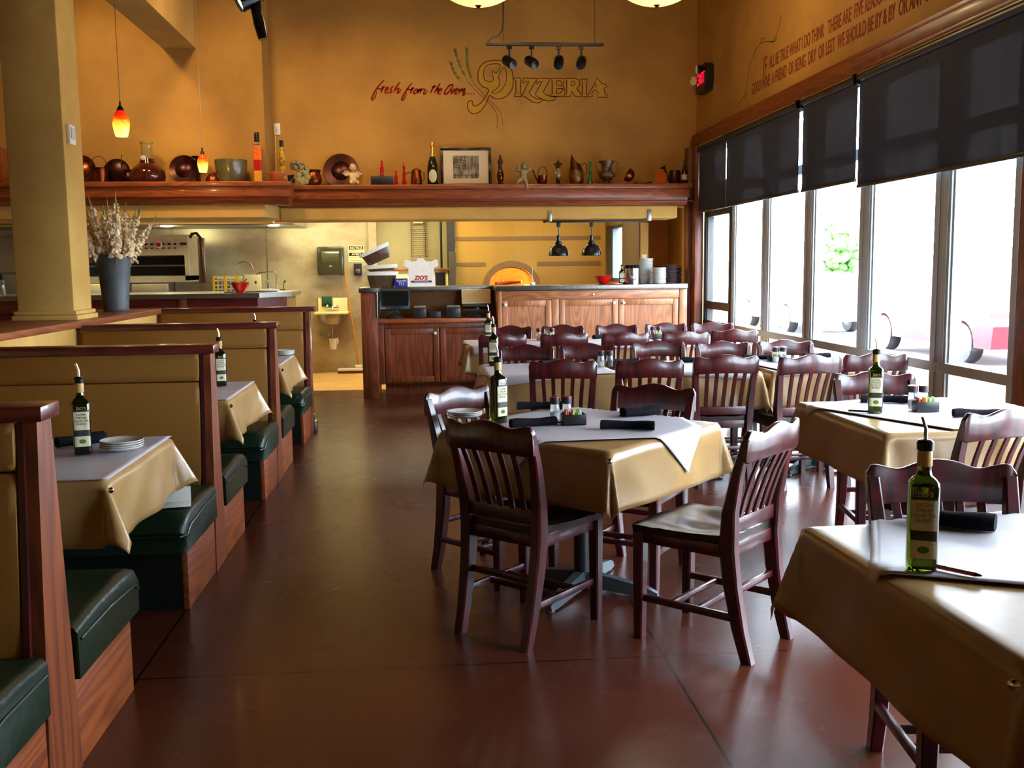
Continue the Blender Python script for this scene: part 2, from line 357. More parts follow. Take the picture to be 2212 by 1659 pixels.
# oven wall (arch cut from its lower edge)
pl = [(0.41, 1.15), (0.41, 2.6), (2.45, 2.6), (2.45, 1.15)]
cx, ax, az = 1.191, 0.315, 0.25
arch = [(cx + ax*math.cos(a), 1.215 + az*math.sin(a)) for a in [PI*i/20 for i in range(21)]]
ow = MB().prism(pl + [(cx+ax, 1.15)] + arch + [(cx-ax, 1.15)], 0.12, T(0, 14.0, 0) @ XZ)
ow.box(0.41, 2.45, 14.0, 14.12, 0, 1.15)
oven = thing('pizza_oven', 'yellow tiled pizza oven wall with a glowing arched mouth', 'oven', (0, 0, 0))
ow.build('tiled_facade', M['tile'], oven, smooth=None)
for z in (1.86, 1.505):
    b = MB(); r = 0.40
    if z < 1.7:
        MB().box(0.41, cx-0.36, 13.994, 14.0, z-0.028, z+0.028).build('tile_band', M['band'], oven, smooth=None); b.box(cx+0.36, 2.45, 13.994, 14.0, z-0.028, z+0.028)
    else: b.box(0.41, 2.45, 13.994, 14.0, z-0.028, z+0.028)
    b.build('tile_band', M['band'], oven, smooth=None)
ring = [(cx + 0.392*math.cos(PI*i/24), 1.215 + 0.335*math.sin(PI*i/24)) for i in range(25)] + [(cx + ax*math.cos(PI*i/24), 1.215 + az*math.sin(PI*i/24)) for i in range(24, -1, -1)]
rb = MB(); n = 25
outer = ring[:n]; inner = list(reversed(ring[n:]))
va = [[rb.bm.verts.new((p[0], y, p[1])) for p in q] for q in (outer, inner) for y in (13.975, 14.0)]
for i in range(n-1):
    rb.bm.faces.new((va[0][i], va[0][i+1], va[2][i+1], va[2][i])); rb.bm.faces.new((va[0][i], va[1][i], va[1][i+1], va[0][i+1])); rb.bm.faces.new((va[2][i], va[2][i+1], va[3][i+1], va[3][i]))
rb.box(cx-0.392, cx-0.315, 13.975, 14.0, 1.15, 1.216).box(cx+0.315, cx+0.392, 13.975, 14.0, 1.15, 1.216)
rb.build('arch_ring', M['band'], oven, smooth=None)
brick = mat('oven_firebrick', lin(235, 170, 110), 0.8, noise=(12, lin(210, 140, 84), 0.3, 0.7))
dome = MB(); rings = []
for k, (sc, yy) in enumerate([(1.0, 14.1), (1.35, 14.2), (1.7, 14.5), (1.7, 14.9), (1.2, 15.3), (0.2, 15.45)]):
    rings.append([(cx + ax*sc*math.cos(PI*i/20), yy, 1.2 + az*min(sc, 1.45)*math.sin(PI*i/20)) for i in range(21)])
dome.loft(rings, cap=False, closed=False)
dome.box(cx-0.7, cx+0.7, 14.0, 15.6, 1.14, 1.2)
dome.build('oven_chamber', brick, oven)
MB().box(cx-0.33, cx+0.33, 13.9, 14.05, 1.195, 1.215, 0.004).build('hearth_ledge', M['bronze'], oven)
lg = MB()
for k in range(4): lg.tube([(cx-0.20+0.05*k, 14.35+0.04*k, 1.23), (cx+0.02+0.05*k, 14.5-0.05*k, 1.25)], 0.022, 8)
lg.build('firewood', mat('charred_wood', (0.03, 0.012, 0.006), 0.9), oven)
point('oven_fire', (cx+0.27, 14.42, 1.34), 70, (1.0, 0.52, 0.13), 0.06)
# right part of the kitchen: side room along the window wall
sbox('wall_pier', 2.45, 2.52, 14.0, 18.9, 0, 2.68, M['plaster_pale'], label='pale wall end beside the pizza oven')
sbox('wall_far', 2.45, 3.3, 18.9, 19.0, 0, 2.68, M['plaster_pale'])
q = MB(); q.box(3.2, 3.35, 11.9, 14.9, 0, 2.68); q.box(3.2, 3.35, 14.9, 18.9, 0, 1.2); q.box(3.2, 3.35, 14.9, 18.9, 2.15, 2.68); q.box(3.2, 3.35, 17.6, 18.9, 1.2, 2.15)
struct(q.build('wall_kitchen_side', M['plaster_pale'], smooth=None))
q = MB()
for y0, dy in ((14.9, 0.18), (15.7, 0.5), (17.0, 0.6)): q.box(3.19, 3.3, y0, y0+dy, 1.2, 2.15)
q.box(3.2, 3.3, 14.9, 17.6, 2.09, 2.15); q.box(3.2, 3.3, 14.9, 17.6, 1.2, 1.26)
wk = struct(q.build('window_8', mat('slate_window_frame', lin(88, 98, 108), 0.5), smooth=None), 'narrow kitchen window seen past the heat lamps')
MB().box(3.24, 3.246, 15.0, 17.5, 1.25, 2.1).build('pane', M['pane'], wk, smooth=None)
sbox('wall_column_kitchen', 2.70, 2.80, 12.5, 13.1, 0, 2.0, M['plaster_pale'], label='pale wall end behind the plate stacks')
sbox('wall_recess', 2.70, 3.2, 13.1, 13.2, 0, 2.68, M['plaster_dark'], label='brown recessed wall behind the plate stacks')
sbox('wall_curtain', 2.685, 2.699, 12.52, 13.6, 0, 2.68, mat('grey_partition', lin(112, 96, 74), 0.7), label='grey partition edge beside the kitchen window')

# ------------------------------------------------------------------ window wall (x = 3.2)
wr = MB(); wr.box(3.2, 3.35, -2.6, 11.9, 2.83, CEIL); wr.box(3.2, 3.35, -2.6, 11.9, -0.12, 0.10); wr.box(3.2, 3.35, -2.6, 1.2, 0.1, 2.83)
struct(wr.build('wall_right', M['plaster'], smooth=None), 'ochre plaster wall above the windows')
tr = MB(); tr.box(3.13, 3.2, 1.1, 11.75, 2.835, 2.93, 0.008).box(3.15, 3.2, 1.1, 11.75, 2.93, 2.975, 0.006).box(3.12, 3.2, 1.1, 11.75, 2.815, 2.84, 0.004)
struct(tr.build('trim_5', M['oak_y']), 'red oak head trim above the window shades')
struct(MB().box(3.06, 3.2, 11.56, 11.75, 0, 2.82, 0.006).box(3.10, 3.2, 11.40, 11.56, 0, 2.82, 0.006).build('trim_6', M['oak_z']), 'red oak corner post between the counter and the windows')
struct(MB().box(3.165, 3.24, 4.86, 5.14, 0, 2.82, 0.006).build('trim_7', M['oak_z']), 'reddish wood post beside the nearest big window')
ys = [11.40, 10.34, 9.29, 8.21, 7.12, 6.02, 5.16]
def win(n, ya, yb, dark=False):
    """ya far side, yb near side; frame stiles are each window's own half of the mullion"""
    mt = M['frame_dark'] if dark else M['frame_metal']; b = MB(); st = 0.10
    for (a, c) in ((ya-st, ya), (yb, yb+0.10)):
        b.box(3.205, 3.26, a, c, 0.1, 2.80, 0.004)
        b.box(3.20, 3.25, a+0.025, a+0.04, 0.1, 2.80)
        b.box(3.22, 3.29, a-0.02, c+0.02, 0.1, 2.80)
    zr = 0.80
    b.box(3.20, 3.34, yb, ya, zr-0.035, zr+0.03, 0.004); b.box(3.20, 3.34, yb, ya, 0.10, 0.17); b.box(3.20, 3.34, yb, ya, 2.74, 2.82); b.box(3.22, 3.28, yb, ya, 2.22, 2.30)
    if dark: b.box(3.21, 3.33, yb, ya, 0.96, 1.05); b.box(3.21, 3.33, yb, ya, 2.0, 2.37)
    o = struct(b.build('window_%d' % n, mt, smooth=None), 'tall aluminium framed window pane looking onto the car park')
    p = MB(); p.box(3.265, 3.271, yb+0.05, ya-0.05, 0.83, 2.22); p.box(3.265, 3.271, yb+0.05, ya-0.05, 0.17, 0.765); p.box(3.265, 3.271, yb+0.05, ya-0.05, 2.30, 2.74)
    p.build('pane', M['pane'], o, smooth=None)
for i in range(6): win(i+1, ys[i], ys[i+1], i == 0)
win(7, 4.86, 3.1); win(9, 3.1, 1.2)
# roller shades
def shade(ya, yb, zb, label):
    t = thing('roller_shade', label, 'window shade', (3.14, (ya+yb)/2, 2.77), 0, 'dark roller shades on the window wall')
    h = (ya-yb)/2; zb -= 2.77
    MB().box(-0.0015, 0.0015, -h, h, zb, 0.0).build('shade_fabric', M['shade'], t, smooth=None)
    MB().box(-0.01, 0.01, -h, h, zb-0.022, zb+0.004, 0.004).build('bottom_rail', M['black_metal'], t)
    MB().tube([(0.0, -h, 0.008), (0.0, h, 0.008)], 0.03, 16).build('roller_tube', M['black_metal'], t)
    MB().box(-0.035, -0.029, -h+0.02, h-0.02, 0.026, 0.036).build('light_gap_strip', M['steel_bright'], t)  # bright strip stands in for daylight leaking between roller tube and trim
    for e in (-h, h-0.01): MB().box(-0.034, 0.03, e, e+0.01, -0.035, 0.045, 0.003).build('bracket', M['black_metal'], t)
shade(11.38, 10.36, 2.075, 'dark mesh roller shade nearest the corner of the back wall')
shade(10.335, 8.30, 2.075, 'wide dark roller shade second from the back corner')
shade(8.215, 7.165, 2.07, 'dark roller shade between the two bright vertical gaps')
shade(7.125, 4.62, 2.02, 'wide translucent dark shade hanging beside the reddish window post')
shade(4.58, 3.1, 2.02, 'dark roller shade on the camera side of the reddish window post')
shade(3.06, 1.2, 2.02, 'dark roller shade nearest the camera, past the frame edge')
sc = MB().tube([(3.185, 11.3, 2.72), (3.18, 11.34, 2.4), (3.17, 11.37, 2.22), (3.19, 11.33, 2.2)], 0.006, 6).build('shade_cord', M['cream'])
tag(sc, 'thin pale pull cord hanging by the corner shade', 'cord')
# outside
gr = MB().box(3.35, 90, -60, 110, -0.3, -0.12).build('ground_outside', mat('pale_pavement', (0.30, 0.30, 0.30), 0.9, noise=(0.6, (0.26, 0.26, 0.26), 0.3, 0.7)), smooth=None); struct(gr, 'pale sunlit car park outside')
def car(label, mbody, loc, rz=0):
    t = thing('parked_car', label, 'car', loc, rz)
    prof = [(-2.15, 0.28), (-2.2, 0.62), (-2.05, 0.82), (-1.25, 0.95), (-0.75, 1.36), (0.65, 1.4), (1.25, 1.0), (2.0, 0.9), (2.2, 0.7), (2.15, 0.28)]
    whl = [-1.32, 1.36]
    bot = []
    for wx in reversed(whl): bot += [(wx + 0.37*math.cos(a), 0.28 + 0.40*math.sin(a)) for a in [PI*i/10 for i in range(11)]]
    pts = prof + bot
    b = MB(); m = Matrix(((0, 0, 1, 0), (1, 0, 0, 0), (0, 1, 0, 0), (0, 0, 0, 1)))
    b.prism(pts, 1.7, m); b.build('body', mbody, t)
    g = MB(); gl = [(-1.12, 0.97), (-0.68, 1.3), (0.58, 1.33), (1.08, 1.0)]
    g.prism(gl, 1.72, T(-0.01, 0, 0) @ m); g.build('side_window', M['black_gloss'], t)
    for wx in whl:
        for x0 in (0.0, 1.48):
            wh = MB().lathe([(0.20, 0), (0.31, 0), (0.325, 0.03), (0.325, 0.18), (0.31, 0.21), (0.20, 0.21)], (x0, wx, 0.325), 28, RY(90)); wh.build('tyre', M['black'], t)
            hb = MB().lathe([(0.03, -0.005), (0.19, 0.0), (0.2, 0.02), (0.19, 0.19), (0.03, 0.2)], (x0, wx, 0.325), 20, RY(90)); hb.build('hubcap', M['steel_bright'], t)
    MB().box(-0.005, 0.35, -2.2, -2.12, 0.62, 0.74, 0.01).build('headlight', M['white_plastic'], t)
    MB().box(-0.005, 0.3, 2.1, 2.2, 0.66, 0.8, 0.01).build('tail_lamp', M['red_gloss'], t)
car('red car parked outside the biggest window', mat('red_car_paint', (0.45, 0.004, 0.010), 0.45, spec=0.3, coat=0.12), (8.3, 16.2, -0.12))
car('silver car parked farther along outside', mat('silver_car_paint', (0.6, 0.62, 0.65), 0.3, 0.3, coat=0.4), (8.3, 23.9, -0.12))
def tree(label, x, y, h, seed):
    rnd = random.Random(seed); t = thing('street_tree', label, 'tree', (x, y, -0.12))
    MB().tube([(0, 0, 0), (0.05, 0, h*0.45)], [0.12, 0.08], 8).build('trunk', mat('bark', (0.09, 0.06, 0.04), 0.9), t)
    f = MB()
    for k in range(320):
        a = rnd.uniform(0, 2*PI); rr = h*0.26*math.sqrt(rnd.random()); z = h*0.66 + rnd.uniform(-1, 1)*h*0.27*math.sqrt(max(0, 1-(rr/(h*0.27))**2))
        f.ball((rr*math.cos(a), rr*math.sin(a), z), rnd.uniform(0.10, 0.2), 1)
    f.build('crown', mat('leaf_green', (0.12, 0.30, 0.06), 0.8, noise=(2, (0.05, 0.16, 0.03), 0.3, 0.7)), t)
tree('small green tree far across the car park', 12.3, 29.5, 3.0, 3)

# ------------------------------------------------------------------ display shelf with cornice profile
def shelf(name, x0, x1, yf, yb, label, capx):
    t = thing(name, label, 'shelf', ((x0+x1)/2, yb, 2.15)); h = (x1-x0)/2; d = yf-yb
    MB().box(-h, h+capx, d, 0, 0.185, 0.235, 0.006).build('shelf_board', M['oak_x'], t)
    MB().box(-h, h+capx-0.02, d+0.035, -0.0, 0.08, 0.185, 0.003).build('fascia_board', M['oak_x'], t)
    cr = MB(); m = Matrix(((0, 0, 1, -h), (1, 0, 0, 0), (0, 1, 0, 0), (0, 0, 0, 1)))
    cr.prism([(d+0.06, 0.085), (d+0.07, 0.06), (d+0.075, 0.05), (d+0.06, 0.045), (d+0.08, 0.02), (d+0.10, 0.012), (d+0.10, 0.0), (0, 0), (0, 0.085)], 2*h+capx-0.04, m)
    cr.build('crown_moulding', M['oak_x'], t)
shelf('display_shelf', -1.69, 3.04, 11.3, 11.75, 'long red oak ledge under the painted lettering', 0.0)
shelf('display_shelf', -6.1, -1.40, 10.79, 11.2, 'deeper red oak ledge section holding the big copper pots', 0.0)

# ------------------------------------------------------------------ column and half wall
sbox('column', -2.78, -2.405, 7.05, 7.42, 1.13, CEIL, M['plaster_pale'], 0.012, label='square ochre plaster column standing on the half wall')
struct(MB().box(-2.81, -2.375, 7.02, 7.45, 1.13, 1.165, 0.006).box(-2.80, -2.385, 7.03, 7.44, 1.165, 1.195, 0.01).build('trim_8', M['plaster_pale']), 'plaster base moulding of the square column')
sbox('wall_half', -2.84, -2.36, 0.2, 9.0, 0, 1.085, M['plaster_pale'], label='low plaster wall behind the booths')
struct(MB().box(-2.90, -2.31, 0.2, 9.06, 1.085, 1.13, 0.006).build('trim_9', M['oak_y']), 'red oak cap board on the half wall')
t = thing('thermostat', 'white thermostat on the side of the square column', 'thermostat', (-2.405, 7.16, 2.385))
MB().box(0.0, 0.025, -0.055, 0.055, -0.065, 0.065, 0.005).build('wall_plate', M['white_plastic'], t)
MB().box(0.024, 0.034, -0.04, 0.04, -0.03, 0.045, 0.004).build('cover', M['white_ceramic'], t)
t = thing('light_switch', 'white dimmer switch on the wall above the peppers bottle', 'switch', (-1.655, 11.75, 3.045))
MB().box(-0.035, 0.035, -0.012, 0, -0.065, 0.065, 0.004).build('wall_plate', M['white_plastic'], t)
MB().box(-0.01, 0.01, -0.02, -0.011, -0.03, 0.03, 0.002).build('toggle', M['white_ceramic'], t)
MB().box(-0.03, -0.022, -0.008, 0, -0.60, -0.07).build('cable_cover', M['cream'], t)
t = thing('light_switch', 'white switch on the pale wall end behind the plates', 'switch', (2.745, 12.5, 1.53))
MB().box(-0.03, 0.03, -0.012, 0, -0.07, 0.07, 0.004).build('wall_plate', M['white_plastic'], t)
MB().box(-0.012, 0.012, -0.018, -0.011, -0.04, 0.04, 0.002).build('rocker', M['cream'], t)

# ------------------------------------------------------------------ counters
def panel_door(name, x0, x1, z0, z1, y, parent, knob=None, mt='oak_light', mx='oak_light_x'):
    """frame and panel door facing -y"""
    d = MB(); s = 0.065
    d.box(x0, x0+s, y-0.022, y, z0, z1, 0.003).box(x1-s, x1, y-0.022, y, z0, z1, 0.003)
    d.box(x0+s, x1-s, y-0.021, y, z1-s, z1, 0.002).box(x0+s, x1-s, y-0.021, y, z0, z0+s, 0.002)
    d.box(x0+s, x1-s, y-0.010, y, z0+s, z1-s)
    o = d.build(name, M[mt], parent)
    if knob:
        k = MB().lathe([(0.006, 0), (0.006, 0.012), (0.017, 0.016), (0.019, 0.024), (0.012, 0.032), (0.0, 0.034)], (0, 0, 0), 16, T(knob[0], y-0.022, knob[1]) @ RX(90)); k.build('knob', M['white_ceramic'], o)
    return o
# pass counter on the right
t = thing('bar_cabinet', 'light oak counter cabinet with three panelled doors below the heat lamps', 'cabinet', (0.80, 11.32, 0))
b = MB(); b.box(0, 2.19, 0.02, 0.62, 0.10, 1.19); b.box(0.02, 2.17, 0.06, 0.6, 0, 0.10); b.build('body', M['oak_light'], t, smooth=None)
for x0, x1, y0, z1 in ((0, 0.045, -0.012, 1.19), (0.62, 0.70, -0.004, 1.09), (2.10, 2.19, -0.012, 1.19)): MB().box(x0, x1, y0, 0.02, 0.10, z1, 0.003).build('stile', M['oak_light'], t)
MB().box(0.045, 2.10, -0.006, 0.02, 1.09, 1.19, 0.003).build('top_rail', M['oak_light_x'], t)
MB().lathe([(0.013, 0), (0.013, 0.012), (0.009, 0.016)], (0, 0, 0), 16, T(1.10, -0.006, 1.14) @ RX(90)).build('lock', M['steel_bright'], t)
panel_door('door', 0.05, 0.615, 0.13, 1.08, 0.018, t, (0.085, 1.035))
panel_door('door', 0.705, 1.385, 0.13, 1.08, 0.018, t, (1.335, 1.04))
panel_door('door', 1.39, 2.09, 0.13, 1.08, 0.018, t, (1.445, 1.04))
t = thing('counter_top', 'stainless steel pass counter slab holding plates and the red bowl', 'counter', (0, 0, 1.19))
b = MB(); b.box(0.78, 2.99, 11.28, 12.05, 0.002, 0.058, 0.006); b.box(-0.76, 0.79, 11.80, 12.05, 0.002, 0.058, 0.006); b.box(-0.76, -0.54, 11.28, 11.81, 0.002, 0.058, 0.006); b.build('slab', mat('dull_counter_steel', (0.20, 0.19, 0.17), 0.38, 1.0, noise=((30, 2, 2), (0.15, 0.14, 0.125), 0.3, 0.7)), t)
# service station
t = thing('service_station', 'red oak service cabinet with two doors under the order screens', 'cabinet', (0, 0, 0))
MB().box(-0.74, -0.565, 11.30, 12.03, 0, 1.19, 0.004).build('side_panel', M['oak_z'], t)
MB().box(-0.566, -0.552, 11.28, 11.80, 0.90, 1.19, 0.002).build('edge_strip', M['steel_bright'], t, smooth=None)
MB().box(-0.565, 0.80, 11.53, 12.03, 0.13, 0.83).box(-0.5, 0.78, 11.62, 12.0, 0, 0.13).build('body', M['oak_z'], t, smooth=None)
MB().box(-0.565, 0.80, 11.44, 11.95, 0.835, 0.885, 0.005).build('work_surface', M['oak_x'], t)
MB().box(-0.565, 0.80, 11.93, 11.95, 0.885, 1.19).build('back_panel', mat('brown_tinted_steel', lin(120, 84, 50), 0.35, 0.7, noise=((3, 3, 3), lin(92, 58, 32), 0.35, 0.7)), t, smooth=None)
MB().box(-0.565, -0.50, 11.505, 11.53, 0.13, 0.83, 0.002).box(-0.50, 0.80, 11.508, 11.53, 0.775, 0.83, 0.002).build('face_frame', M['oak_z'], t)
panel_door('door', -0.49, 0.13, 0.15, 0.77, 11.525, t, (0.085, 0.715), 'oak_z', 'oak_x')
panel_door('door', 0.14, 0.78, 0.15, 0.77, 11.525, t, None, 'oak_z', 'oak_x')
# left bar
t = thing('kitchen_bar', 'dark red oak bar with angled end and steel top, left of the doorway', 'counter', (0, 0, 0))
poly = [(-6.1, 10.84), (-1.80, 10.84), (-1.55, 11.25), (-1.55, 12.0), (-6.1, 12.0)]
MB().prism(poly, 1.165, Matrix.Identity(4)).build('body', M['maroon'], t, smooth=None)
MB().prism([(-6.1, 10.78), (-1.77, 10.78), (-1.49, 11.22), (-1.49, 12.05), (-6.1, 12.05)], 0.05, T(0, 0, 1.167)).build('steel_top', M['steel'], t, smooth=None)
for x in (-2.62, -3.6, -4.6): MB().box(x, x+0.08, 10.825, 10.84, 0.05, 1.165, 0.003).build('stile', M['oak_z'], t)
MB().box(-6.1, -1.80, 10.822, 10.84, 1.02, 1.08, 0.003).build('rail', M['maroon'], t)

# ------------------------------------------------------------------ booths
YB = [2.775, 4.93, 6.97, 9.0]
def booth_back(y, label, last=False, sides=(-1, 1)):
    t = thing('booth_bench', label, 'booth bench', (0, y, 0), 0, None)
    xl, xr = -2.33, -1.045; top = 1.10 if not last else 1.13
    # tapered core: half thickness 0.055 at the top, 0.115 at the floor
    m = Matrix(((0, 0, 1, xr-0.032), (1, 0, 0, 0), (0, 1, 0, 0), (0, 0, 0, 1)))
    MB().prism([(-0.125, 0.0), (-0.05, top-0.045), (0.05, top-0.045), (0.125, 0.0)], 0.032, m).build('end_panel', M['oak_z'], t, smooth=None)
    MB().prism([(-0.085, 0.0), (-0.035, top-0.05), (0.035, top-0.05), (0.085, 0.0)], xr-xl-0.04, T(-(xr-xl-0.04)-0.034, 0, 0) @ m).build('core', M['oak_z'], t, smooth=None)
    ov = 0.02 if not last else 0.05
    MB().box(xl, xr+ov, -0.068, 0.068, top-0.042, top, 0.005).build('cap_rail', M['maroon'], t)
    for s in (-1, 1):
        if s not in sides: continue
        b = MB()
        b.prism([(s*0.04, top-0.045), (s*0.062, top-0.045), (s*0.135, 0.24), (s*0.1, 0.24)], 0.017, T(-0.016, 0, 0) @ m); b.build('edge_trim', M['mahogany'], t, smooth=None)
        # upholstery: lower panel and headrest roll, pillow shaped
        def pad(z0, z1, nm, bulge):
            rr = []
            nn = 9
            for i in range(nn+1):
                f = i/nn; z = z0 + (z1-z0)*f; base = 0.045 + (top-z)*0.072
                o = bulge*(1-abs(2*f-1)**5)
                yy = s*(base + 0.012 + o)
                xs = [xl+0.005, xl+0.03, (xl+xr)/2, xr-0.075, xr-0.055, xr-0.048]
                k = [0.0, 1, 1, 1, 0.85, 0.0]
                rr.append([(x, s*base + (yy-s*base)*kk, z) for x, kk in zip(xs, k)])
            pb = MB().loft(rr, cap=False, closed=False)
            pb.build(nm, M['vinyl_tan'], t, smooth=60)
        pad(0.40, 0.922, 'back_cushion', 0.014); pad(0.928, top-0.043, 'headrest', 0.016)
        # seat cushion with bull nose and piping
        y0, y1 = s*0.115, s*0.735
        sx0, sx1 = xl+0.01, xr+0.012
        prof = [(y0, 0.27), (y0, 0.43), (s*0.30, 0.445), (s*0.55, 0.445), (s*0.66, 0.438), (s*0.715, 0.42), (s*0.742, 0.39), (s*0.748, 0.36), (s*0.735, 0.345), (s*0.735, 0.27)]
        rings = []
        for x, k in ((sx0, 0.9), (sx0+0.02, 1.0), (sx1-0.035, 1.0), (sx1-0.012, 0.97), (sx1, 0.86)):
            rings.append([(x, y0 + (py-y0)*(1-(1-k)*0.2), 0.27 + (pz-0.27)*k) for py, pz in prof])
        cu = MB().loft(rings).build('seat_cushion', M['vinyl_green'], t, smooth=50)
        MB().tube([(sx1+0.001, y0+s*0.02, 0.385), (sx1+0.003, s*0.4, 0.39), (sx1+0.003, s*0.66, 0.375), (sx1, s*0.722, 0.345), (sx1-0.02, s*0.745, 0.343), (sx0, s*0.745, 0.343)], 0.0055, 6).build('piping', M['vinyl_green'], cu)
        bx = MB().box(xl+0.01, xr-0.03, min(s*0.08, s*0.66), max(s*0.08, s*0.66), 0.0, 0.268); bx.build('seat_base', M['vinyl_black'], t, smooth=None)
        MB().box(xr-0.03, xr-0.004, min(s*0.115, s*0.66), max(s*0.115, s*0.66), 0.0, 0.268, 0.003).build('side_board', M['oak_y'], t)
    if last:
        MB().box(xr-0.005, xr+0.004, 0.03, 0.06, 0.15, top-0.045, 0.002).build('corner_strip', M['steel_bright'], t)
        MB().box(xr-0.06, xr+0.03, -0.02, 0.11, 0.0, 0.10, 0.01).box(xr-0.02, xr+0.012, 0.02, 0.07, 0.10, 0.16, 0.006).build('post_foot', M['steel'], t)
booth_back(YB[0], 'booth bench nearest the camera, cut off by the picture edge')
booth_back(YB[1], 'booth bench behind the plates and oil bottle, second from the camera')
booth_back(YB[2], 'third booth bench from the camera, between the second and third booth tables')
booth_back(YB[3], 'farthest booth bench with metal corner strip, beside the kitchen doorway', True, (-1,))

# ------------------------------------------------------------------ tables, cloths, paper sheets
def drape(name, m, w, d, over, z, tw, td, off=0.0, rz=0.0, dx=0.0, dy=0.0, loc=(0, 0), trz=0.0, seed=1, res=0.025, stiff=0.05, cflare=0.38, amp=0.006, ripple=0.0, xmin=None, tuck={}):
    """sheet w+2over x d+2over, centred at (dx,dy) and turned rz on a table top tw x td; what overhangs falls over the edge"""
    rnd = random.Random(seed); ph = [rnd.uniform(0, 6) for _ in range(6)]
    W, D = w+2*over, d+2*over; nx, ny = max(4, int(W/res)), max(4, int(D/res)); bm = bmesh.new(); g = []
    cr, sr = math.cos(R(rz)), math.sin(R(rz)); rad = 0.018
    for j in range(ny+1):
        row = []
        for i in range(nx+1):
            u = -W/2 + W*i/nx; v = -D/2 + D*j/ny
            x = dx + u*cr - v*sr; y = dy + u*sr + v*cr
            hx, hy = tw/2, td/2
            ex = max(abs(x)-hx+rad, 0); ey = max(abs(y)-hy+rad, 0); e = math.hypot(ex, ey)
            cxx = max(-hx+rad, min(hx-rad, x)); cyy = max(-hy+rad, min(hy-rad, y))
            if e < 1e-6:
                row.append(bm.verts.new((x, y, z + off + ripple*math.sin(7*x+ph[0])*math.sin(5*y+ph[1])))); continue
            ang = math.atan2(ey, ex); s2 = math.sin(2*ang)
            ux, uy = math.copysign(ex/e, x), math.copysign(ey/e, y)
            arc = rad*PI/2
            if e < arc:
                a = e/rad; o = rad*math.sin(a); zz = z + off - rad*(1-math.cos(a))
            else:
                q = (e-arc)*(1-0.20*s2); tk = tuck.get((x > 0, y > 0), 0.35); fl = stiff + cflare*s2**1.5*(1-tk*math.exp(-((math.degrees(ang)-45)/15)**2))
                wav = amp*(math.sin(9*(x-y)+ph[2]) + 0.7*math.sin(17*(x+y)+ph[3]))*min(1, q/0.12)*(1-s2)
                # a soft pleat beside each corner
                pl = math.exp(-((ang-0.0)/0.25)**2) if ang > 1e-6 else 0
                o = rad + q*fl + wav + 0.5*q*0.12*pl; zz = z + off - rad - q*math.sqrt(max(0.2, 1-fl*fl))
            o += off
            px = cxx + ux*o
            if xmin is not None and px < xmin: px = xmin + 0.003*math.sin(9*cyy)
            row.append(bm.verts.new((px, cyy + uy*o, zz)))
        g.append(row)
    for j in range(ny):
        for i in range(nx): bm.faces.new((g[j][i], g[j][i+1], g[j+1][i+1], g[j+1][i]))
    me = bpy.data.meshes.new(name); bm.normal_update(); bm.to_mesh(me); bm.free(); me.materials.append(m)
    for p in me.polygons: p.use_smooth = True
    o = bpy.data.objects.new(name, me); C.objects.link(o); o.location = (loc[0], loc[1], 0); o.rotation_euler = (0, 0, R(trz))
    sm = o.modifiers.new('thickness', 'SOLIDIFY'); sm.thickness = 0.0012; sm.offset = 1
    return o
M['foot_metal'] = mat('worn_grey_metal', lin(74, 84, 90), 0.4, 0.4)
TZ = 0.742
def table(w, d, loc, rz, label, group=None, foot=0.36, turn=45):
    t = thing('dining_table', label, 'table', (loc[0], loc[1], 0), rz, group)
    MB().box(-w/2+0.014, w/2-0.014, -d/2+0.014, d/2-0.014, TZ-0.035, TZ-0.002, 0.008).build('tabletop', M['oak_x'], t)
    MB().tube([(0, 0, 0.06), (0, 0, TZ-0.04)], 0.038, 16).build('pedestal', M['black_metal'], t)
    MB().lathe([(0.16, TZ-0.045), (0.16, TZ-0.037)], (0, 0, 0), 16).build('mounting_plate', M['black_metal'], t)
    for k in range(4):
        m = RZ(turn+90*k)
        f = MB(); rr = []
        for q, (x, wd, z0, z1) in enumerate([(0.0, 0.032, 0.02, 0.09), (0.15, 0.028, 0.015, 0.075), (foot-0.05, 0.024, 0.008, 0.05), (foot, 0.016, 0.008, 0.03)]):
            rr.append([m @ Vector((x, a, b)) for a, b in ((-wd, z0), (wd, z0), (wd*0.7, z1), (-wd*0.7, z1))])
        fo = f.loft(rr).build('foot', M['foot_metal'], t)
        MB().lathe([(0.014, 0), (0.014, 0.012)], m @ Vector((foot-0.03, 0, 0)), 10).build('glide', M['white_plastic'], fo)
    return t
def clip(x, y, z, label, rz=0):
    b = MB().lathe([(0.010, 0), (0.011, 0.004), (0.006, 0.008), (0.0, 0.009)], (0, 0, 0), 14, RX(90)); o = b.build('cloth_clip', M['steel_bright']); o.location = (x, y, z); o.rotation_euler = (0, 0, R(rz)); tag(o, label, 'clip')
CZ = TZ + 0.002
def cloth(w, d, loc, rz, over, label, seed, **k):
    o = drape('tablecloth', M['cloth'], w, d, over, CZ, w, d, 0.0, 0, 0, 0, loc, rz, seed, **k); return tag(o, label, 'tablecloth')
def sheet(size, tw, td, loc, trz, rz, dx, dy, label, seed, **k):
    if not hasattr(size, '__len__'): size = (size, size)
    o = drape('paper_sheet', M['paper'], size[0], size[1], 0, CZ+0.0025, tw, td, 0.006, rz, dx, dy, loc, trz, seed, stiff=0.17, cflare=0.3, amp=0.004, ripple=0.001, **k); return tag(o, label, 'table paper')
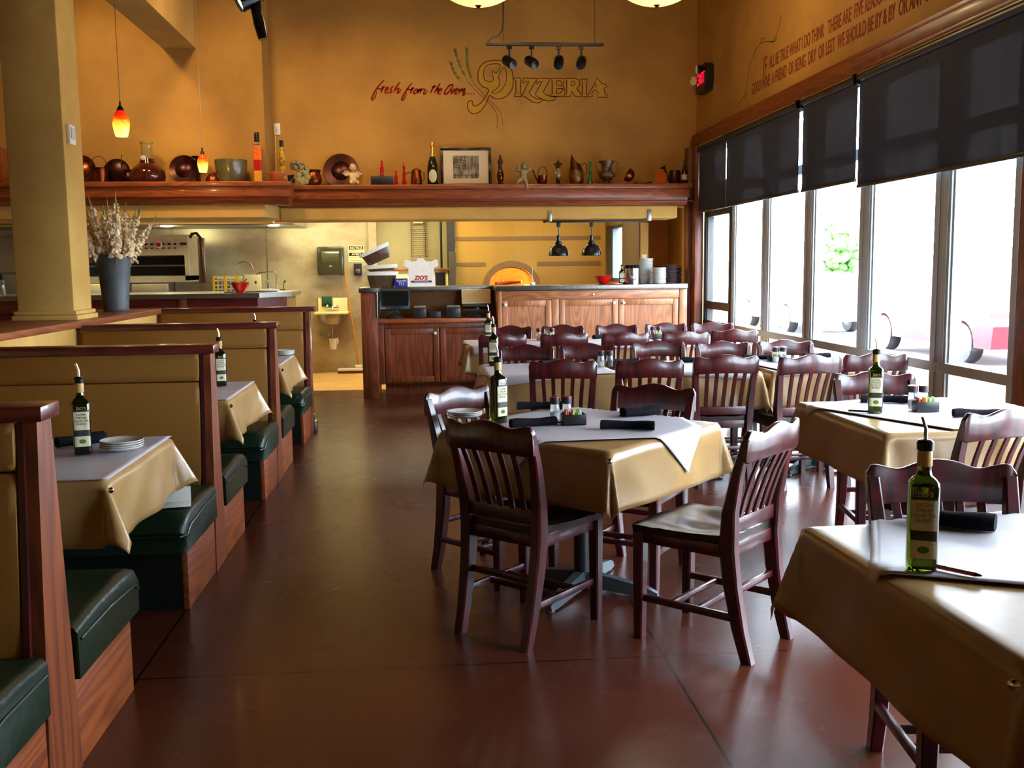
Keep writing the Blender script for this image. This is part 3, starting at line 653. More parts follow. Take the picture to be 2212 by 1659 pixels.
# centre table, turned 45 degrees
CT = (0.675, 4.345); CR = 46
table(0.91, 0.91, CT, CR, 'square pedestal table in the middle, turned cornerwise under a khaki cloth', turn=0+12)
cloth(0.91, 0.91, CT, CR, 0.235, 'khaki tablecloth on the cornerwise table in the middle', 3, tuck={(False, False): 1.0})
sheet(0.93, 0.91, 0.91, CT, CR, 3-CR, 0.075, 0.03, 'white paper sheet on the cornerwise table, one corner hanging toward the right chair', 5)
# front right table
RT = (1.50, 2.10)
table(0.97, 0.99, RT, 2, 'table nearest the camera at the right edge, under a khaki cloth')
cloth(0.97, 0.99, RT, 2, 0.25, 'khaki tablecloth on the table in the near right corner', 8, tuck={(False, False): 0.9})
sheet(0.93, 0.97, 0.99, RT, 2, -27, 0.12, 0.25, 'white paper sheet under the nearest green bottle', 9)
# second right table by the window
R2 = (2.385, 4.455)
table(0.99, 1.02, R2, 0, 'square table by the window, between the nearest table and the wood post')
cloth(0.99, 1.02, R2, 0, 0.235, 'khaki tablecloth on the square table beside the wood window post', 11)
sheet(0.90, 0.99, 1.02, R2, 0, 23, 0.05, 0.10, 'white paper sheet with folded corner on the window side square table', 12)
# middle row of three joined tables
BX = [0.82, 1.755, 2.72]; BW = [0.90, 0.93, 0.88]
nm = ['aisle end', 'centre', 'window end']
for i, (x, w_) in enumerate(zip(BX, BW)):
    table(w_, 0.84, (x, 6.84), 0, 'table at the %s of the middle row' % nm[i], 'tables pushed together in the middle row')
    cloth(w_, 0.84, (x, 6.84), 0, 0.24, 'khaki tablecloth at the %s of the middle row' % nm[i], 20+i)
sheet(0.88, 0.90, 0.84, (0.82, 6.84), 0, 7, -0.04, 0.0, 'white paper sheet with curled corner at the aisle end of the middle row', 31)
sheet(0.88, 0.93, 0.84, (1.755, 6.84), 0, -4, 0.0, 0.0, 'white paper sheet on the centre table of the middle row', 32)
sheet(0.84, 0.88, 0.84, (2.72, 6.84), 0, 5, 0.0, 0.0, 'white paper sheet at the window end of the middle row', 33)
# back row
AX = [0.80, 1.72, 2.62]
for i, x in enumerate(AX):
    table(0.90, 0.80, (x, 9.37), 0, 'table at the %s of the back row' % nm[i], 'tables pushed together in the back row')
    cloth(0.90, 0.80, (x, 9.37), 0, 0.24, 'khaki tablecloth at the %s of the back row' % nm[i], 40+i)
    sheet(0.86, 0.90, 0.80, (x, 9.37), 0, (6, -5, 3)[i], -0.02, 0.0, 'white paper sheet at the %s of the back row' % nm[i], 50+i)
# booth tables
BT = [(YB[0]+YB[1])/2+0.04, (YB[1]+YB[2])/2+0.05, (YB[2]+YB[3])/2-0.01]
bn = ['nearest the camera', 'second from the camera', 'farthest from the camera']
for i, y in enumerate(BT):
    table(1.18, 0.90, (-1.69, y), 0, 'booth table %s' % bn[i], 'booth tables along the half wall')
    cloth(1.18, 0.90, (-1.69, y), 0, 0.225, 'khaki tablecloth on the booth table %s' % bn[i], 60+i, cflare=0.5, amp=0.010, xmin=-0.652, tuck={(True, False): 0.1, (True, True): 0.1})
    o = drape('paper_sheet', M['paper'], 1.17, 0.89, 0, CZ+0.003, 1.3, 1.0, 0.0, 0.5, 0.0, 0.0, (-1.69, y), 0, 70+i, ripple=0.0008); tag(o, 'white paper sheet covering the booth table %s' % bn[i], 'table paper')
    clip(-1.712+0.61+0.017, y-0.45-0.012, CZ-0.03, 'steel clip pinning the cloth corner on the booth table %s' % bn[i], -25)
clip(CT[0]+0.005, CT[1]-0.645-0.012, CZ-0.03, 'steel clip pinning the near corner of the cornerwise tablecloth')
clip(1.012, 1.592, CZ-0.03, 'steel clip on the corner of the nearest tablecloth', -45)

# ------------------------------------------------------------------ chairs
def make_chair():
    t = thing('dining_chair', 'x', 'chair', (0, 0, 0), 0, 'dark red slat back dining chairs')
    mh = M['mahogany']
    H = 0.882
    # rear posts: curved, kicked back at foot and top, splaying wider upward
    def post_path(s):
        P = [(0.165, -0.268, 0.0), (0.168, -0.235, 0.12), (0.172, -0.205, 0.28), (0.176, -0.190, 0.42), (0.182, -0.198, 0.56), (0.190, -0.228, 0.70), (0.197, -0.268, 0.835)]
        return [Vector((s*x, y, z)) for x, y, z in P]
    for s in (-1, 1):
        rr = []
        wd = [0.020, 0.021, 0.023, 0.024, 0.023, 0.021, 0.018]; dp = [0.022, 0.026, 0.030, 0.032, 0.027, 0.020, 0.014]
        for p, a, b in zip(post_path(s), wd, dp):
            k = 0.75
            rr.append([p + Vector((a*u, b*v, 0)) for u, v in ((-1, -k), (-k, -1), (k, -1), (1, -k), (1, k), (k, 1), (-k, 1), (-1, k))])
        MB().loft(rr).build('rear_leg', mh, t)
        rr = []
        for z, a in ((0.0, 0.019), (0.2, 0.022), (0.435, 0.024)):
            c = Vector((s*0.185, 0.185+0.004*(0.43-z), z)); k = 0.75
            rr.append([c + Vector((a*u, a*v, 0)) for u, v in ((-1, -k), (-k, -1), (k, -1), (1, -k), (1, k), (k, 1), (-k, 1), (-1, k))])
        MB().loft(rr).build('front_leg', mh, t)
        MB().box(s*0.18-0.01, s*0.18+0.01, -0.21, 0.18, 0.15, 0.178, 0.004).build('side_stretcher', mh, t)
    for y in (-0.06, 0.05): MB().box(-0.175, 0.175, y-0.009, y+0.009, 0.150, 0.175, 0.004).build('cross_stretcher', mh, t)
    MB().box(-0.17, 0.17, -0.212, -0.190, 0.24, 0.266, 0.004).build('back_stretcher', mh, t)
    # saddle seat
    n = 14; top = []; bot = []
    sb = bmesh.new()
    def sw(v): return 0.178 + 0.045*min(1, max(0, (v+0.19)/0.25)) - (0.02 if v > 0.2 else 0)
    grid = [[], []]
    for j in range(n+1):
        v = -0.195 + 0.425*j/n; row = [[], []]
        for i in range(n+1):
            u = -1 + 2*i/n; x = u*sw(v)
            edge = min(1.0, (1-abs(u))/0.18)
            vv = v + (-0.012*(1-math.cos(PI*u)) if j == n else 0)
            dish = -0.020*math.exp(-((abs(u)-0.42)/0.30)**2)*math.exp(-((v+0.03)/0.13)**2) - 0.006*math.exp(-(v+0.03)**2/0.02)
            fr = -0.012*max(0, (v-0.17)/0.06)**2
            z = 0.466 + dish + fr - 0.006*(1-edge)**2 + 0.008*abs(u)**3*(1 if v < 0.1 else 0.4)
            row[0].append(sb.verts.new((x, vv, z))); row[1].append(sb.verts.new((x*0.97, vv, 0.432)))
        grid[0].append(row[0]); grid[1].append(row[1])
    for L_, flip in ((grid[0], False), (grid[1], True)):
        for j in range(n):
            for i in range(n):
                f = [L_[j][i], L_[j][i+1], L_[j+1][i+1], L_[j+1][i]]
                sb.faces.new(f[::-1] if flip else f)
    for i in range(n):
        sb.faces.new((grid[0][0][i], grid[1][0][i], grid[1][0][i+1], grid[0][0][i+1])); sb.faces.new((grid[0][n][i], grid[0][n][i+1], grid[1][n][i+1], grid[1][n][i]))
        sb.faces.new((grid[0][i][0], grid[0][i+1][0], grid[1][i+1][0], grid[1][i][0])); sb.faces.new((grid[0][i][n], grid[1][i][n], grid[1][i+1][n], grid[0][i+1][n]))
    q = MB(); q.bm.free(); q.bm = sb; q.build('seat', M['seat_wood'], t, smooth=50)
    for y in (0.19, -0.19): MB().box(-0.165, 0.165, y-0.011, y+0.011, 0.385, 0.435, 0.003).build('apron', mh, t)
    for s in (-1, 1): MB().box(s*0.182-0.010, s*0.182+0.010, -0.18, 0.18, 0.385, 0.436, 0.003).build('apron', mh, t)
    # crest rail: curved plan, wavy top edge, rounded ears
    nn = 30; rings = []
    for i in range(nn+1):
        u = -1 + 2*i/nn; x = u*0.214
        bow = -0.266 - 0.022*(1-u*u)
        ear = (1-abs(u))*0.214
        top = H - 0.012 - 0.016*math.exp(-((abs(u)-0.55)/0.22)**2) + 0.010*math.exp(-(u/0.3)**2)
        if ear < 0.024: top -= 0.024 - math.sqrt(max(0, 0.024**2 - (0.024-ear)**2))
        low = 0.748 + 0.010*(1-u*u)
        if ear < 0.014: low += 0.01*(1-ear/0.014)
        th = 0.011; lean = -0.035
        def pt(z, sgn, k=1.0): return (x, bow + lean*(z-0.80)*2.2 + sgn*th*k, z)
        rings.append([pt(low, -1, 0.7), pt(low+0.005, -1), pt(top-0.006, -1), pt(top, -0.5), pt(top, 0.5), pt(top-0.006, 1), pt(low+0.005, 1), pt(low, 1, 0.7)])
    MB().loft(rings).build('crest_rail', mh, t, smooth=50)
    MB().box(-0.165, 0.165, -0.208, -0.188, 0.475, 0.530, 0.004).build('lower_rail', mh, t)
    for k in range(5):
        u = (k-2)/2*0.62
        rr = []
        for z, y, xx in ((0.515, -0.198, 0.180), (0.60, -0.217, 0.186), (0.68, -0.240, 0.192), (0.762, -0.272, 0.200)):
            c = Vector((u*xx, y - 0.016*(1-u*u)*((z-0.515)/0.24), z)); a, b = 0.0125, 0.006
            rr.append([c + Vector((a*i_, b*j_, 0)) for i_, j_ in ((-1, -0.6), (-0.8, -1), (0.8, -1), (1, -0.6), (1, 0.6), (0.8, 1), (-0.8, 1), (-1, 0.6))])
        MB().loft(rr).build('slat', mh, t)
    return t
M['seat_wood'] = wood('dark_seat_wood', lin(40, 16, 14), lin(24, 9, 9), 'y', 0.34, 0.3, 30)
chair0 = make_chair()
first = [True]
def chair(tx, ty, rz, label):
    """tx,ty: middle of the crest rail on the plan"""
    off = Matrix.Rotation(R(rz), 3, 'Z') @ Vector((0, -0.285, 0)); loc = (tx-off.x, ty-off.y, 0)
    if first[0]:
        chair0.location = loc; chair0.rotation_euler = (0, 0, R(rz)); chair0['label'] = label; first[0] = False
    else: dup(chair0, loc, rz, label)
chair(0.215, 3.735, -43, 'dark chair with its back to the camera at the cornerwise middle table')
chair(1.272, 3.525, 45, 'dark chair pulled out at the right of the middle table, its seat in full view')
chair(0.13, 4.85, 221, 'dark chair behind the far left edge of the middle table, pale sheen on top')
chair(1.10, 4.76, 146, 'dark chair tucked behind the far right edge of the middle table')
for (x, y, rz, l) in [(0.84, 6.16, -6, 'chair on the camera side of the middle row, nearest the aisle'),
    (1.38, 6.10, -5, 'chair on the camera side of the middle row, second from the aisle'),
    (1.92, 6.26, -2, 'chair on the camera side of the middle row, third from the aisle'),
    (2.44, 6.15, 5, 'chair on the camera side of the middle row, fourth from the aisle'),
    (2.905, 6.22, -2, 'chair on the camera side of the middle row, closest to the window rail'),
    (0.73, 7.44, 174, 'chair on the kitchen side of the middle row, nearest the aisle'),
    (1.205, 7.46, 174, 'chair on the kitchen side of the middle row, second from the aisle, behind the shakers'),
    (1.77, 7.58, 180, 'chair on the kitchen side of the middle row, third from the aisle'),
    (2.235, 7.41, 178, 'chair on the kitchen side of the middle row, fourth from the aisle with pale sheen'),
    (2.74, 7.45, 174, 'chair on the kitchen side of the middle row, next to the window with blue sheen'),
    (0.66, 8.77, 1, 'chair on the camera side of the back row, nearest the aisle'),
    (1.21, 8.76, 1, 'chair on the camera side of the back row, second from the aisle'),
    (1.74, 8.65, 1, 'chair on the camera side of the back row, third from the aisle'),
    (2.27, 8.62, 2, 'chair on the camera side of the back row, fourth from the aisle'),
    (2.77, 8.80, -8, 'chair on the camera side of the back row, closest to the windows'),
    (0.83, 9.95, 172, 'chair against the oak cabinet side of the back row, nearest the aisle'),
    (1.355, 9.95, 172, 'chair on the cabinet side of the back row, second from the aisle'),
    (1.90, 9.93, 177, 'chair on the cabinet side of the back row, third from the aisle'),
    (2.42, 9.99, 177, 'chair on the cabinet side of the back row, fourth from the aisle, behind the caddy'),
    (2.90, 9.97, 171, 'chair on the cabinet side of the back row, in the window corner'),
    (2.375, 5.12, 172, 'dark chair on the far side of the window side square table'),
    (2.285, 3.72, 16, 'dark chair with its back to the camera at the window side square table'),
    (1.48, 2.745, 173, 'dark chair on the far side of the nearest table, behind the big green bottle')]:
    chair(x, y, rz, 'dark red ' + l.replace(' on the camera side of the ', ', camera side of ').replace(' on the kitchen side of the ', ', kitchen side of ').replace(' on the cabinet side of the ', ', cabinet side of ').replace('dark ', ''))

# ------------------------------------------------------------------ table ware
PZ = CZ + 0.0115     # top of the paper
def sq_ring(hw, z, k=0.62, n=32):
    """rounded square ring; k blends circle (1) to square (0)"""
    pts = []
    for i in range(n):
        a = 2*PI*i/n; c, s_ = math.cos(a), math.sin(a); p = 2 + (1-k)*5
        r = hw/((abs(c)**p + abs(s_)**p)**(1/p)); pts.append((r*c, r*s_, z))
    return pts
def make_bottle():
    t = thing('olive_oil_bottle', 'x', 'bottle', (0, 0, 0), 0, None)
    prof = [(0.028, 0.0, 0.4), (0.0325, 0.004, 0.4), (0.033, 0.02, 0.4), (0.033, 0.196, 0.4), (0.0315, 0.204, 0.45), (0.025, 0.212, 0.7), (0.0170, 0.219, 1), (0.0145, 0.232, 1), (0.0140, 0.270, 1)]
    MB().loft([sq_ring(a, b, k) for a, b, k in prof]).build('glass_body', M['glass_green'], t, smooth=50)
    MB().lathe([(0.0155, 0.240), (0.0165, 0.242), (0.0165, 0.272), (0.0155, 0.275)], seg=24).build('gold_neck_foil', M['foil'], t)
    p = MB().lathe([(0.013, 0.275), (0.0185, 0.277), (0.0190, 0.294), (0.015, 0.299), (0.008, 0.301)], seg=24); po = p.build('pourer_cap', M['black_gloss'], t)
    MB().tube([(0, 0, 0.295), (0, 0, 0.325), (-0.008, 0.0, 0.352)], [0.005, 0.0042, 0.0038], 10).build('pour_spout', M['steel_bright'], t)
    # label wrapped on the front face
    def lab(z0, z1, m, nm, off=0.0008, a0=228, a1=312):
        rr = []
        for z in (z0, z1):
            ring = []
            for i in range(13):
                a = R(a0+(a1-a0)*i/12); c, s_ = math.cos(a), math.sin(a); pp = 5.0
                r = (0.033+off)/((abs(c)**pp+abs(s_)**pp)**(1/pp)); ring.append((r*c, r*s_, z))
            rr.append(ring)
        o = MB().loft(rr, cap=False, closed=False).build(nm, m, t); return o
    l1 = lab(0.098, 0.168, M['label'], 'front_label'); lab(0.076, 0.098, M['label_dark'], 'label_band'); lab(0.034, 0.074, M['label'], 'picture_label'); lab(0.168, 0.174, M['label_dark'], 'label_top_edge')
    y = -0.0345
    text_mesh('label_text', "EXTRA\nVIRGIN\nOLIVE OIL\nBLEND", 0.0118, M['ink'], FACE_CAM(0, y, 0.153), l1, 0.0002)
    text_mesh('bottle_print', "ZIO'S", 0.015, M['foil'], FACE_CAM(0, y, 0.176), t, 0.0002)
    MB().ball((0, y+0.0005, 0.054), 0.011, 2, (1.2, 0.05, 0.8)).build('olive_picture', M['green_paint'], t)
    return t
bot0 = make_bottle(); bfirst = [True]
def bottle(x, y, rz, label, z=PZ):
    if bfirst[0]: bot0.location = (x, y, z); bot0.rotation_euler = (0, 0, R(rz)); bot0['label'] = label; bfirst[0] = False; return bot0
    return dup(bot0, (x, y, z), rz, label)
bottle(1.112, 2.125, -22, 'big green oil bottle on the nearest right table, its spout bent')
bottle(0.31, 4.44, 35, 'green oil bottle on the cornerwise middle table')
bottle(2.086, 4.47, -20, 'green oil bottle glowing yellow at the neck on the window side table')
bottle(0.470, 7.10, -15, 'green oil bottle at the aisle end of the middle row')
bottle(0.572, 9.36, -10, 'green oil bottle at the aisle end of the back row')
bottle(-1.335, 3.915, 20, 'dark oil bottle on the booth table nearest the camera')
bottle(-1.263, 6.16, 20, 'dark oil bottle on the second booth table')
bottle(-1.40, 8.28, 10, 'oil bottle on the farthest booth table, only its spout above the bench')
def make_napkin(L=0.20, r=0.021, bend=0.0, seed=1):
    rnd = random.Random(seed); n = 12; pts = []; rs = []
    for i in range(n+1):
        f = i/n; pts.append((-L/2+L*f, bend*math.sin(PI*f), r*0.78 + 0.001*math.sin(9*f))); rs.append(r*(1+0.10*math.sin(6*f+seed)+rnd.uniform(-0.03, 0.03)))
    b = MB(); rings = []
    for p, a in zip(pts, rs):
        rings.append([Vector((p[0], p[1] + a*1.12*math.cos(2*PI*k/14), max(0.0005, p[2] + a*0.78*math.sin(2*PI*k/14)))) for k in range(14)])
    b.loft(rings)
    # the loose outer flap
    b.loft([[(-L/2+0.004, r*0.2, 0.0015), (-L/2+0.004, r*1.5, 0.0008), (-L/2+0.004, r*1.5, 0.0035), (-L/2+0.004, r*0.2, 0.006)], [(L/2-0.02, r*0.2, 0.0015), (L/2-0.02, r*1.35, 0.0008), (L/2-0.02, r*1.35, 0.0035), (L/2-0.02, r*0.2, 0.006)]])
    return b.build('rolled_napkin', M['napkin'], smooth=60)
nap = {}
def napkin(x, y, rz, label, kind=0, z=PZ):
    if kind not in nap:
        o = make_napkin(*[(0.21, 0.024, 0.006, 1), (0.23, 0.024, 0.022, 2), (0.19, 0.028, -0.012, 3)][kind]); nap[kind] = o
    else: o = nap[kind].copy(); C.objects.link(o)
    o.location = (x, y, z); o.rotation_euler = (0, 0, R(rz)); tag(o, label, 'napkin', 'black rolled napkins around cutlery')
napkin(0.845, 4.16, -18, 'bent black rolled napkin at the front of the cornerwise middle table', 1)
napkin(0.985, 4.555, 22, 'black rolled napkin at the right of the cornerwise middle table', 2)
napkin(0.455, 4.315, 14, 'black rolled napkin beside the oil bottle on the cornerwise table', 0)
napkin(0.545, 4.83, -8, 'black rolled napkin behind the caddy on the cornerwise table', 1)
napkin(1.385, 2.47, -38, 'fat black rolled napkin on the nearest table behind the green bottle', 2)
napkin(2.28, 4.78, -24, 'curved black rolled napkin behind the bottle on the window side table', 1)
napkin(2.47, 4.26, -12, 'black rolled napkin half hidden by the chair at the window side table', 0)
napkin(0.845, 7.0, 50, 'bluish black rolled napkin at the aisle end of the middle row', 2)
napkin(1.93, 7.04, -15, 'black rolled napkin in the centre of the middle row', 0)
napkin(2.44, 7.12, -20, 'black rolled napkin beside the shakers at the window end of the middle row', 1)
napkin(2.87, 7.13, -8, 'black rolled napkin nearest the window on the middle row', 2)
napkin(2.50, 6.72, 60, 'black rolled napkin showing its end beside the sunlit chair', 0)
napkin(1.40, 7.02, 20, 'black rolled napkin right behind the clear shakers on the middle row', 0)
napkin(1.70, 9.60, 25, 'dark rolled napkin in the centre of the back row', 0)
napkin(2.22, 9.65, 5, 'dark rolled napkin behind the caddy on the back row', 1)
napkin(-1.415, 4.13, 40, 'black rolled napkin behind the bottle on the nearest booth table', 2)
napkin(2.27, 7.0, -60, 'black rolled napkin flat near the fourth chair of the middle row', 0)
# plates
def plate_bm(r=0.083):
    return [(0.0, 0.002), (r*0.58, 0.0015), (r*0.62, 0.0), (r*0.70, 0.001), (r*0.98, 0.0105), (r, 0.013), (r*0.985, 0.0145), (r*0.70, 0.006), (r*0.6, 0.0045), (0.0, 0.004)]
ORD = [''] + 'first second third fourth fifth sixth seventh eighth ninth tenth eleventh twelfth thirteenth fourteenth fifteenth sixteenth seventeenth eighteenth nineteenth twentieth'.split() + ['twenty-' + q for q in 'first second third fourth fifth sixth seventh eighth ninth'.split()]
def plates(x, y, n, label, grp, z=PZ, r=0.083, m='white_ceramic', dz=0.0072, jit=0.002, cat='plate', name='side_plate', seed=1):
    rnd = random.Random(seed); base = MB().lathe(plate_bm(r), seg=40).build(name, M[m]); first_ = True
    for k in range(n):
        o = base if k == 0 else base.copy()
        if k: C.objects.link(o)
        o.location = (x+rnd.uniform(-jit, jit), y+rnd.uniform(-jit, jit), z+dz*k)
        pos = 'topmost in' if k == n-1 else ('lowest in' if k == 0 else ORD[k+1] + ' from the bottom of')
        tag(o, label % pos, cat, grp)
plates(-1.215, 4.00, 4, 'white side plate, %s the stack on the nearest booth table', 'plates stacked on the nearest booth table', dz=0.0085)
plates(0.165, 4.64, 3, 'white side plate, %s the stack on the cornerwise middle table', 'plates stacked on the cornerwise table', dz=0.0085)
plates(-1.18, 8.38, 4, 'white side plate, %s the stack on the farthest booth table', 'plates stacked on the farthest booth table', dz=0.0085, r=0.075)
# shakers and caddies
def make_shaker(content):
    t = thing('pepper_shaker' if content == 'p' else 'salt_shaker', 'x', 'shaker')
    MB().lathe([(0.015, 0), (0.0175, 0.003), (0.0185, 0.03), (0.0165, 0.06), (0.0155, 0.063)], seg=20).build('glass_jar', M['clear_glass'], t)
    MB().lathe([(0.013, 0.003), (0.0155, 0.005), (0.016, 0.03), (0.0, 0.034)], seg=16).build('contents', M['pepper'] if content == 'p' else M['salt'], t)
    MB().lathe([(0.0165, 0.060), (0.0185, 0.062), (0.0185, 0.084), (0.015, 0.0875), (0.0, 0.0885)], seg=20).build('black_cap', M['black'], t)
    MB().lathe([(0.0187, 0.084), (0.0189, 0.085), (0.0187, 0.0865), (0.0165, 0.0868)], seg=20).build('red_ring', M['red_gloss'], t)
    return t
M['clear_glass'] = mat('clear_glass', (0.95, 0.97, 0.96), 0.03, trans=0.95)
M['dark_dish'] = mat('dark_plum_dish', lin(62, 46, 48), 0.5)
M['pepper'] = mat('ground_pepper', (0.02, 0.015, 0.012), 0.9); M['salt'] = mat('salt_grains', (0.8, 0.8, 0.78), 0.7)
shk = {}
def shaker(kind, x, y, label, z=PZ, s=1.25):
    if kind not in shk: o = shk[kind] = make_shaker(kind); o.location = (x, y, z); o['label'] = label
    else: o = dup(shk[kind], (x, y, z), None, label)
    o.scale = (s, s, s); o['group'] = 'salt and pepper shakers on the tables'
M['pk_pink'] = mat('pink_sweetener_packet', lin(226, 104, 86), 0.6); M['pk_yel'] = mat('yellow_sweetener_packet', lin(216, 204, 92), 0.6)
M['pk_grn'] = mat('green_sweetener_packet', lin(150, 206, 128), 0.6); M['pk_wht'] = mat('white_sugar_packet', (0.75, 0.74, 0.7), 0.6)
cad0 = None
def caddy(x, y, rz, where, z=PZ):
    global cad0
    lb = 'small black sugar caddy %s' % where
    if cad0 is None:
        t = cad0 = thing('sugar_caddy', lb, 'caddy', (x, y, z), rz, 'black sugar caddies')
        W_, D_, H_ = 0.052, 0.034, 0.048
        MB().box(-W_, W_, -D_, D_, 0, 0.004).box(-W_, W_, -D_, -D_+0.003, 0, H_, 0.001).box(-W_, W_, D_-0.003, D_, 0, H_, 0.001).box(-W_, -W_+0.003, -D_, D_, 0, H_, 0.001).box(W_-0.003, W_, -D_, D_, 0, H_, 0.001).build('box', M['black'], t)
    else: dup(cad0, (x, y, z), rz, lb)
    cols = [('pk_pink', -0.038), ('pk_pink', -0.028), ('pk_yel', -0.012), ('pk_yel', -0.003), ('pk_grn', 0.012), ('pk_grn', 0.022), ('pk_wht', 0.036)]
    a = R(rz); rnd = random.Random(int(x*1000))
    for m, u in cols:
        o = MB().box(-0.0022, 0.0022, -0.024, 0.024, 0.006, 0.067, 0.001, rot=RY(rnd.uniform(-9, 9))).build('sweetener_packet', M[m], smooth=None)
        o.location = (x+u*math.cos(a), y+u*math.sin(a), z); o.rotation_euler = (0, 0, a)
        cn = {'pk_pink': 'pink', 'pk_yel': 'yellow', 'pk_grn': 'green', 'pk_wht': 'white'}[m]
        tag(o, '%s packet %sin the caddy %s' % (cn, {-0.038: 'at the end, ', -0.028: 'second, ', -0.012: 'third, ', -0.003: 'fourth, ', 0.012: 'fifth, ', 0.022: 'sixth, ', 0.036: ''}[u], where), 'packet', '%s packets in the caddy %s' % (cn, where))
caddy(0.638, 4.345, 3, 'on the cornerwise middle table'); shaker('s', 0.572, 4.475, 'salt shaker with red ringed black cap, left of the pair on the cornerwise table'); shaker('p', 0.628, 4.480, 'pepper shaker with red ringed black cap, right of the pair on the cornerwise table')
caddy(2.335, 4.475, -6, 'on the window side square table'); shaker('s', 2.335, 4.60, 'salt shaker left of the pair on the window side square table'); shaker('p', 2.385, 4.595, 'pepper shaker right of the pair on the window side square table')
caddy(2.52, 7.03, 0, 'at the window end of the middle row'); shaker('s', 2.49, 6.95, 'salt shaker beside the caddy at the window end of the middle row'); shaker('p', 2.545, 6.945, 'pepper shaker beside the caddy at the window end of the middle row')
shaker('s', 1.205, 6.86, 'clear salt shaker in the pair standing alone on the middle row', PZ, 1.3); shaker('p', 1.265, 6.855, 'clear pepper shaker in the pair standing alone on the middle row', PZ, 1.3)
caddy(2.205, 9.42, 0, 'on the back row near the cabinet'); shaker('s', 2.175, 9.50, 'salt shaker behind the caddy in the centre of the back row', PZ, 1.3); shaker('p', 2.235, 9.50, 'pepper shaker behind the caddy in the centre of the back row', PZ, 1.3)
caddy(1.14, 9.48, 0, 'on the back row toward the aisle'); shaker('s', 1.07, 9.56, 'salt shaker by the caddy toward the aisle on the back row', PZ, 1.3); shaker('p', 1.20, 9.56, 'pepper shaker by the caddy toward the aisle on the back row', PZ, 1.3)
def pen(x, y, rz, label, m='pen_orange'):
    t = thing('pen', label, 'pen', (x, y, PZ), rz)
    MB().tube([(-0.05, 0, 0.006), (0.05, 0, 0.006)], 0.0055, 10).build('barrel', M[m], t); MB().tube([(0.05, 0, 0.006), (0.066, 0, 0.006)], [0.0055, 0.002], 10).build('tip', M['black'], t)
M['pen_orange'] = mat('orange_brown_pen', lin(190, 84, 40), 0.25, coat=0.5)
pen(1.17, 2.095, -52, 'orange brown pen beside the big green bottle'); pen(0.545, 4.385, -25, 'orange pen beside the caddy on the cornerwise table'); pen(2.02, 4.49, -30, 'dark pen beside the bottle on the window side table', 'black')
# crumpled paper ball left on the middle row
# ------------------------------------------------------------------ lamps
def pendant(x, y, zb, h, r, label):
    t = thing('pendant_lamp', label, 'pendant lamp', (x, y, zb), 0, 'red and yellow art glass pendants')
    MB().lathe([(r*0.66, 0), (r*0.70, 0.002), (r*0.88, h*0.22), (r, h*0.45), (r*0.92, h*0.65), (r*0.62, h*0.85), (r*0.38, h*0.93)], seg=32, cap=False).build('glass_shade', M['lamp_glass'], t)
    MB().lathe([(r*0.40, h*0.92), (r*0.44, h*0.94), (r*0.30, h*1.04), (0.008, h*1.12), (0.008, h*1.25), (0.0, h*1.25)], seg=20).build('socket_cap', M['black_metal'], t)
    MB().tube([(0, 0, h*1.2), (0.0, 0, CEIL-zb)], 0.0028, 6).build('cord', M['steel'], t)
    MB().ball((0, 0, h*0.45), 0.02, 2).build('bulb', M['bulb'], t)
    point('pendant_light', (x, y, zb-0.02), 5, (1.0, 0.55, 0.18), 0.03)
pendant(-2.585, 9.0, 2.61, 0.235, 0.072, 'nearer red and yellow glass pendant above the vase')
pendant(-2.17, 10.2, 2.42, 0.19, 0.052, 'smaller red and yellow glass pendant before the green bowl')
def bowl(x, y, z, label):
    t = thing('bowl_pendant', label, 'pendant lamp', (x, y, z), 0, 'large glowing bowl pendants at the top edge')
    Rr = 0.45; pr = [(Rr*math.sin(a), Rr*(1-math.cos(a))) for a in [R(2+42*i/10) for i in range(11)]]
    MB().lathe([(0.0, 0.0)] + pr + [(pr[-1][0]-0.012, pr[-1][1]+0.004)], seg=40, cap=False).build('glass_bowl', M['bowl_glass'], t)
    MB().lathe([(0.02, -0.02), (0.014, -0.006), (0.03, 0.002)], seg=12).build('finial', M['bronze'], t)
    MB().tube([(0, 0, 0), (0, 0, CEIL-z)], 0.008, 8).build('stem', M['bronze'], t)
    point('bowl_light', (x, y, z+0.30), 60, (1.0, 0.68, 0.34), 0.1)
bowl(0.445, 8.0, 3.472, 'glowing bowl pendant at the top edge, nearer the left side'); bowl(1.852, 8.0, 3.49, 'glowing bowl pendant at the top edge, nearer the windows')
# track light over the lettering
t = thing('track_light', 'black hanging track bar over the pizzeria lettering', 'track light', (0.657, 10.5, 3.73))
MB().box(0, 1.217, -0.02, 0.02, -0.016, 0.016, 0.003).build('track_bar', M['black_metal'], t)
for x in (0.178, 1.125): MB().tube([(x, 0, 0.01), (x, 0, CEIL-3.73)], 0.003, 6).build('hanging_wire', M['black_metal'], t)
MB().tube([(0.015, 0, 0.016), (0.06, 0, 0.06), (0.12, 0, 0.075), (0.165, 0, 0.13), (0.18, -0.01, 0.24), (0.175, -0.01, CEIL-3.73)], 0.008, 8).build('power_cord', M['black_metal'], t)
def head(x, az, tilt, s=1.0, label=''):
    t = thing('track_spot', label, 'spotlight', (x, 10.5, 3.714), az, 'black spot heads on the hanging track')
    MB().box(-0.022, 0.022, -0.018, 0.018, -0.035, 0.0, 0.004).tube([(0, 0, -0.03), (0, 0, -0.13)], 0.009, 8).build('mount', M['black_metal'], t)
    m = T(0, 0, -0.165) @ RX(tilt)
    MB().lathe([(0.0, -0.075), (0.045, -0.07), (0.052, -0.05), (0.052, 0.06), (0.047, 0.075), (0.040, 0.06), (0.0, 0.058)], mtx=m, seg=24).build('lamp_can', M['black_gloss'], t)
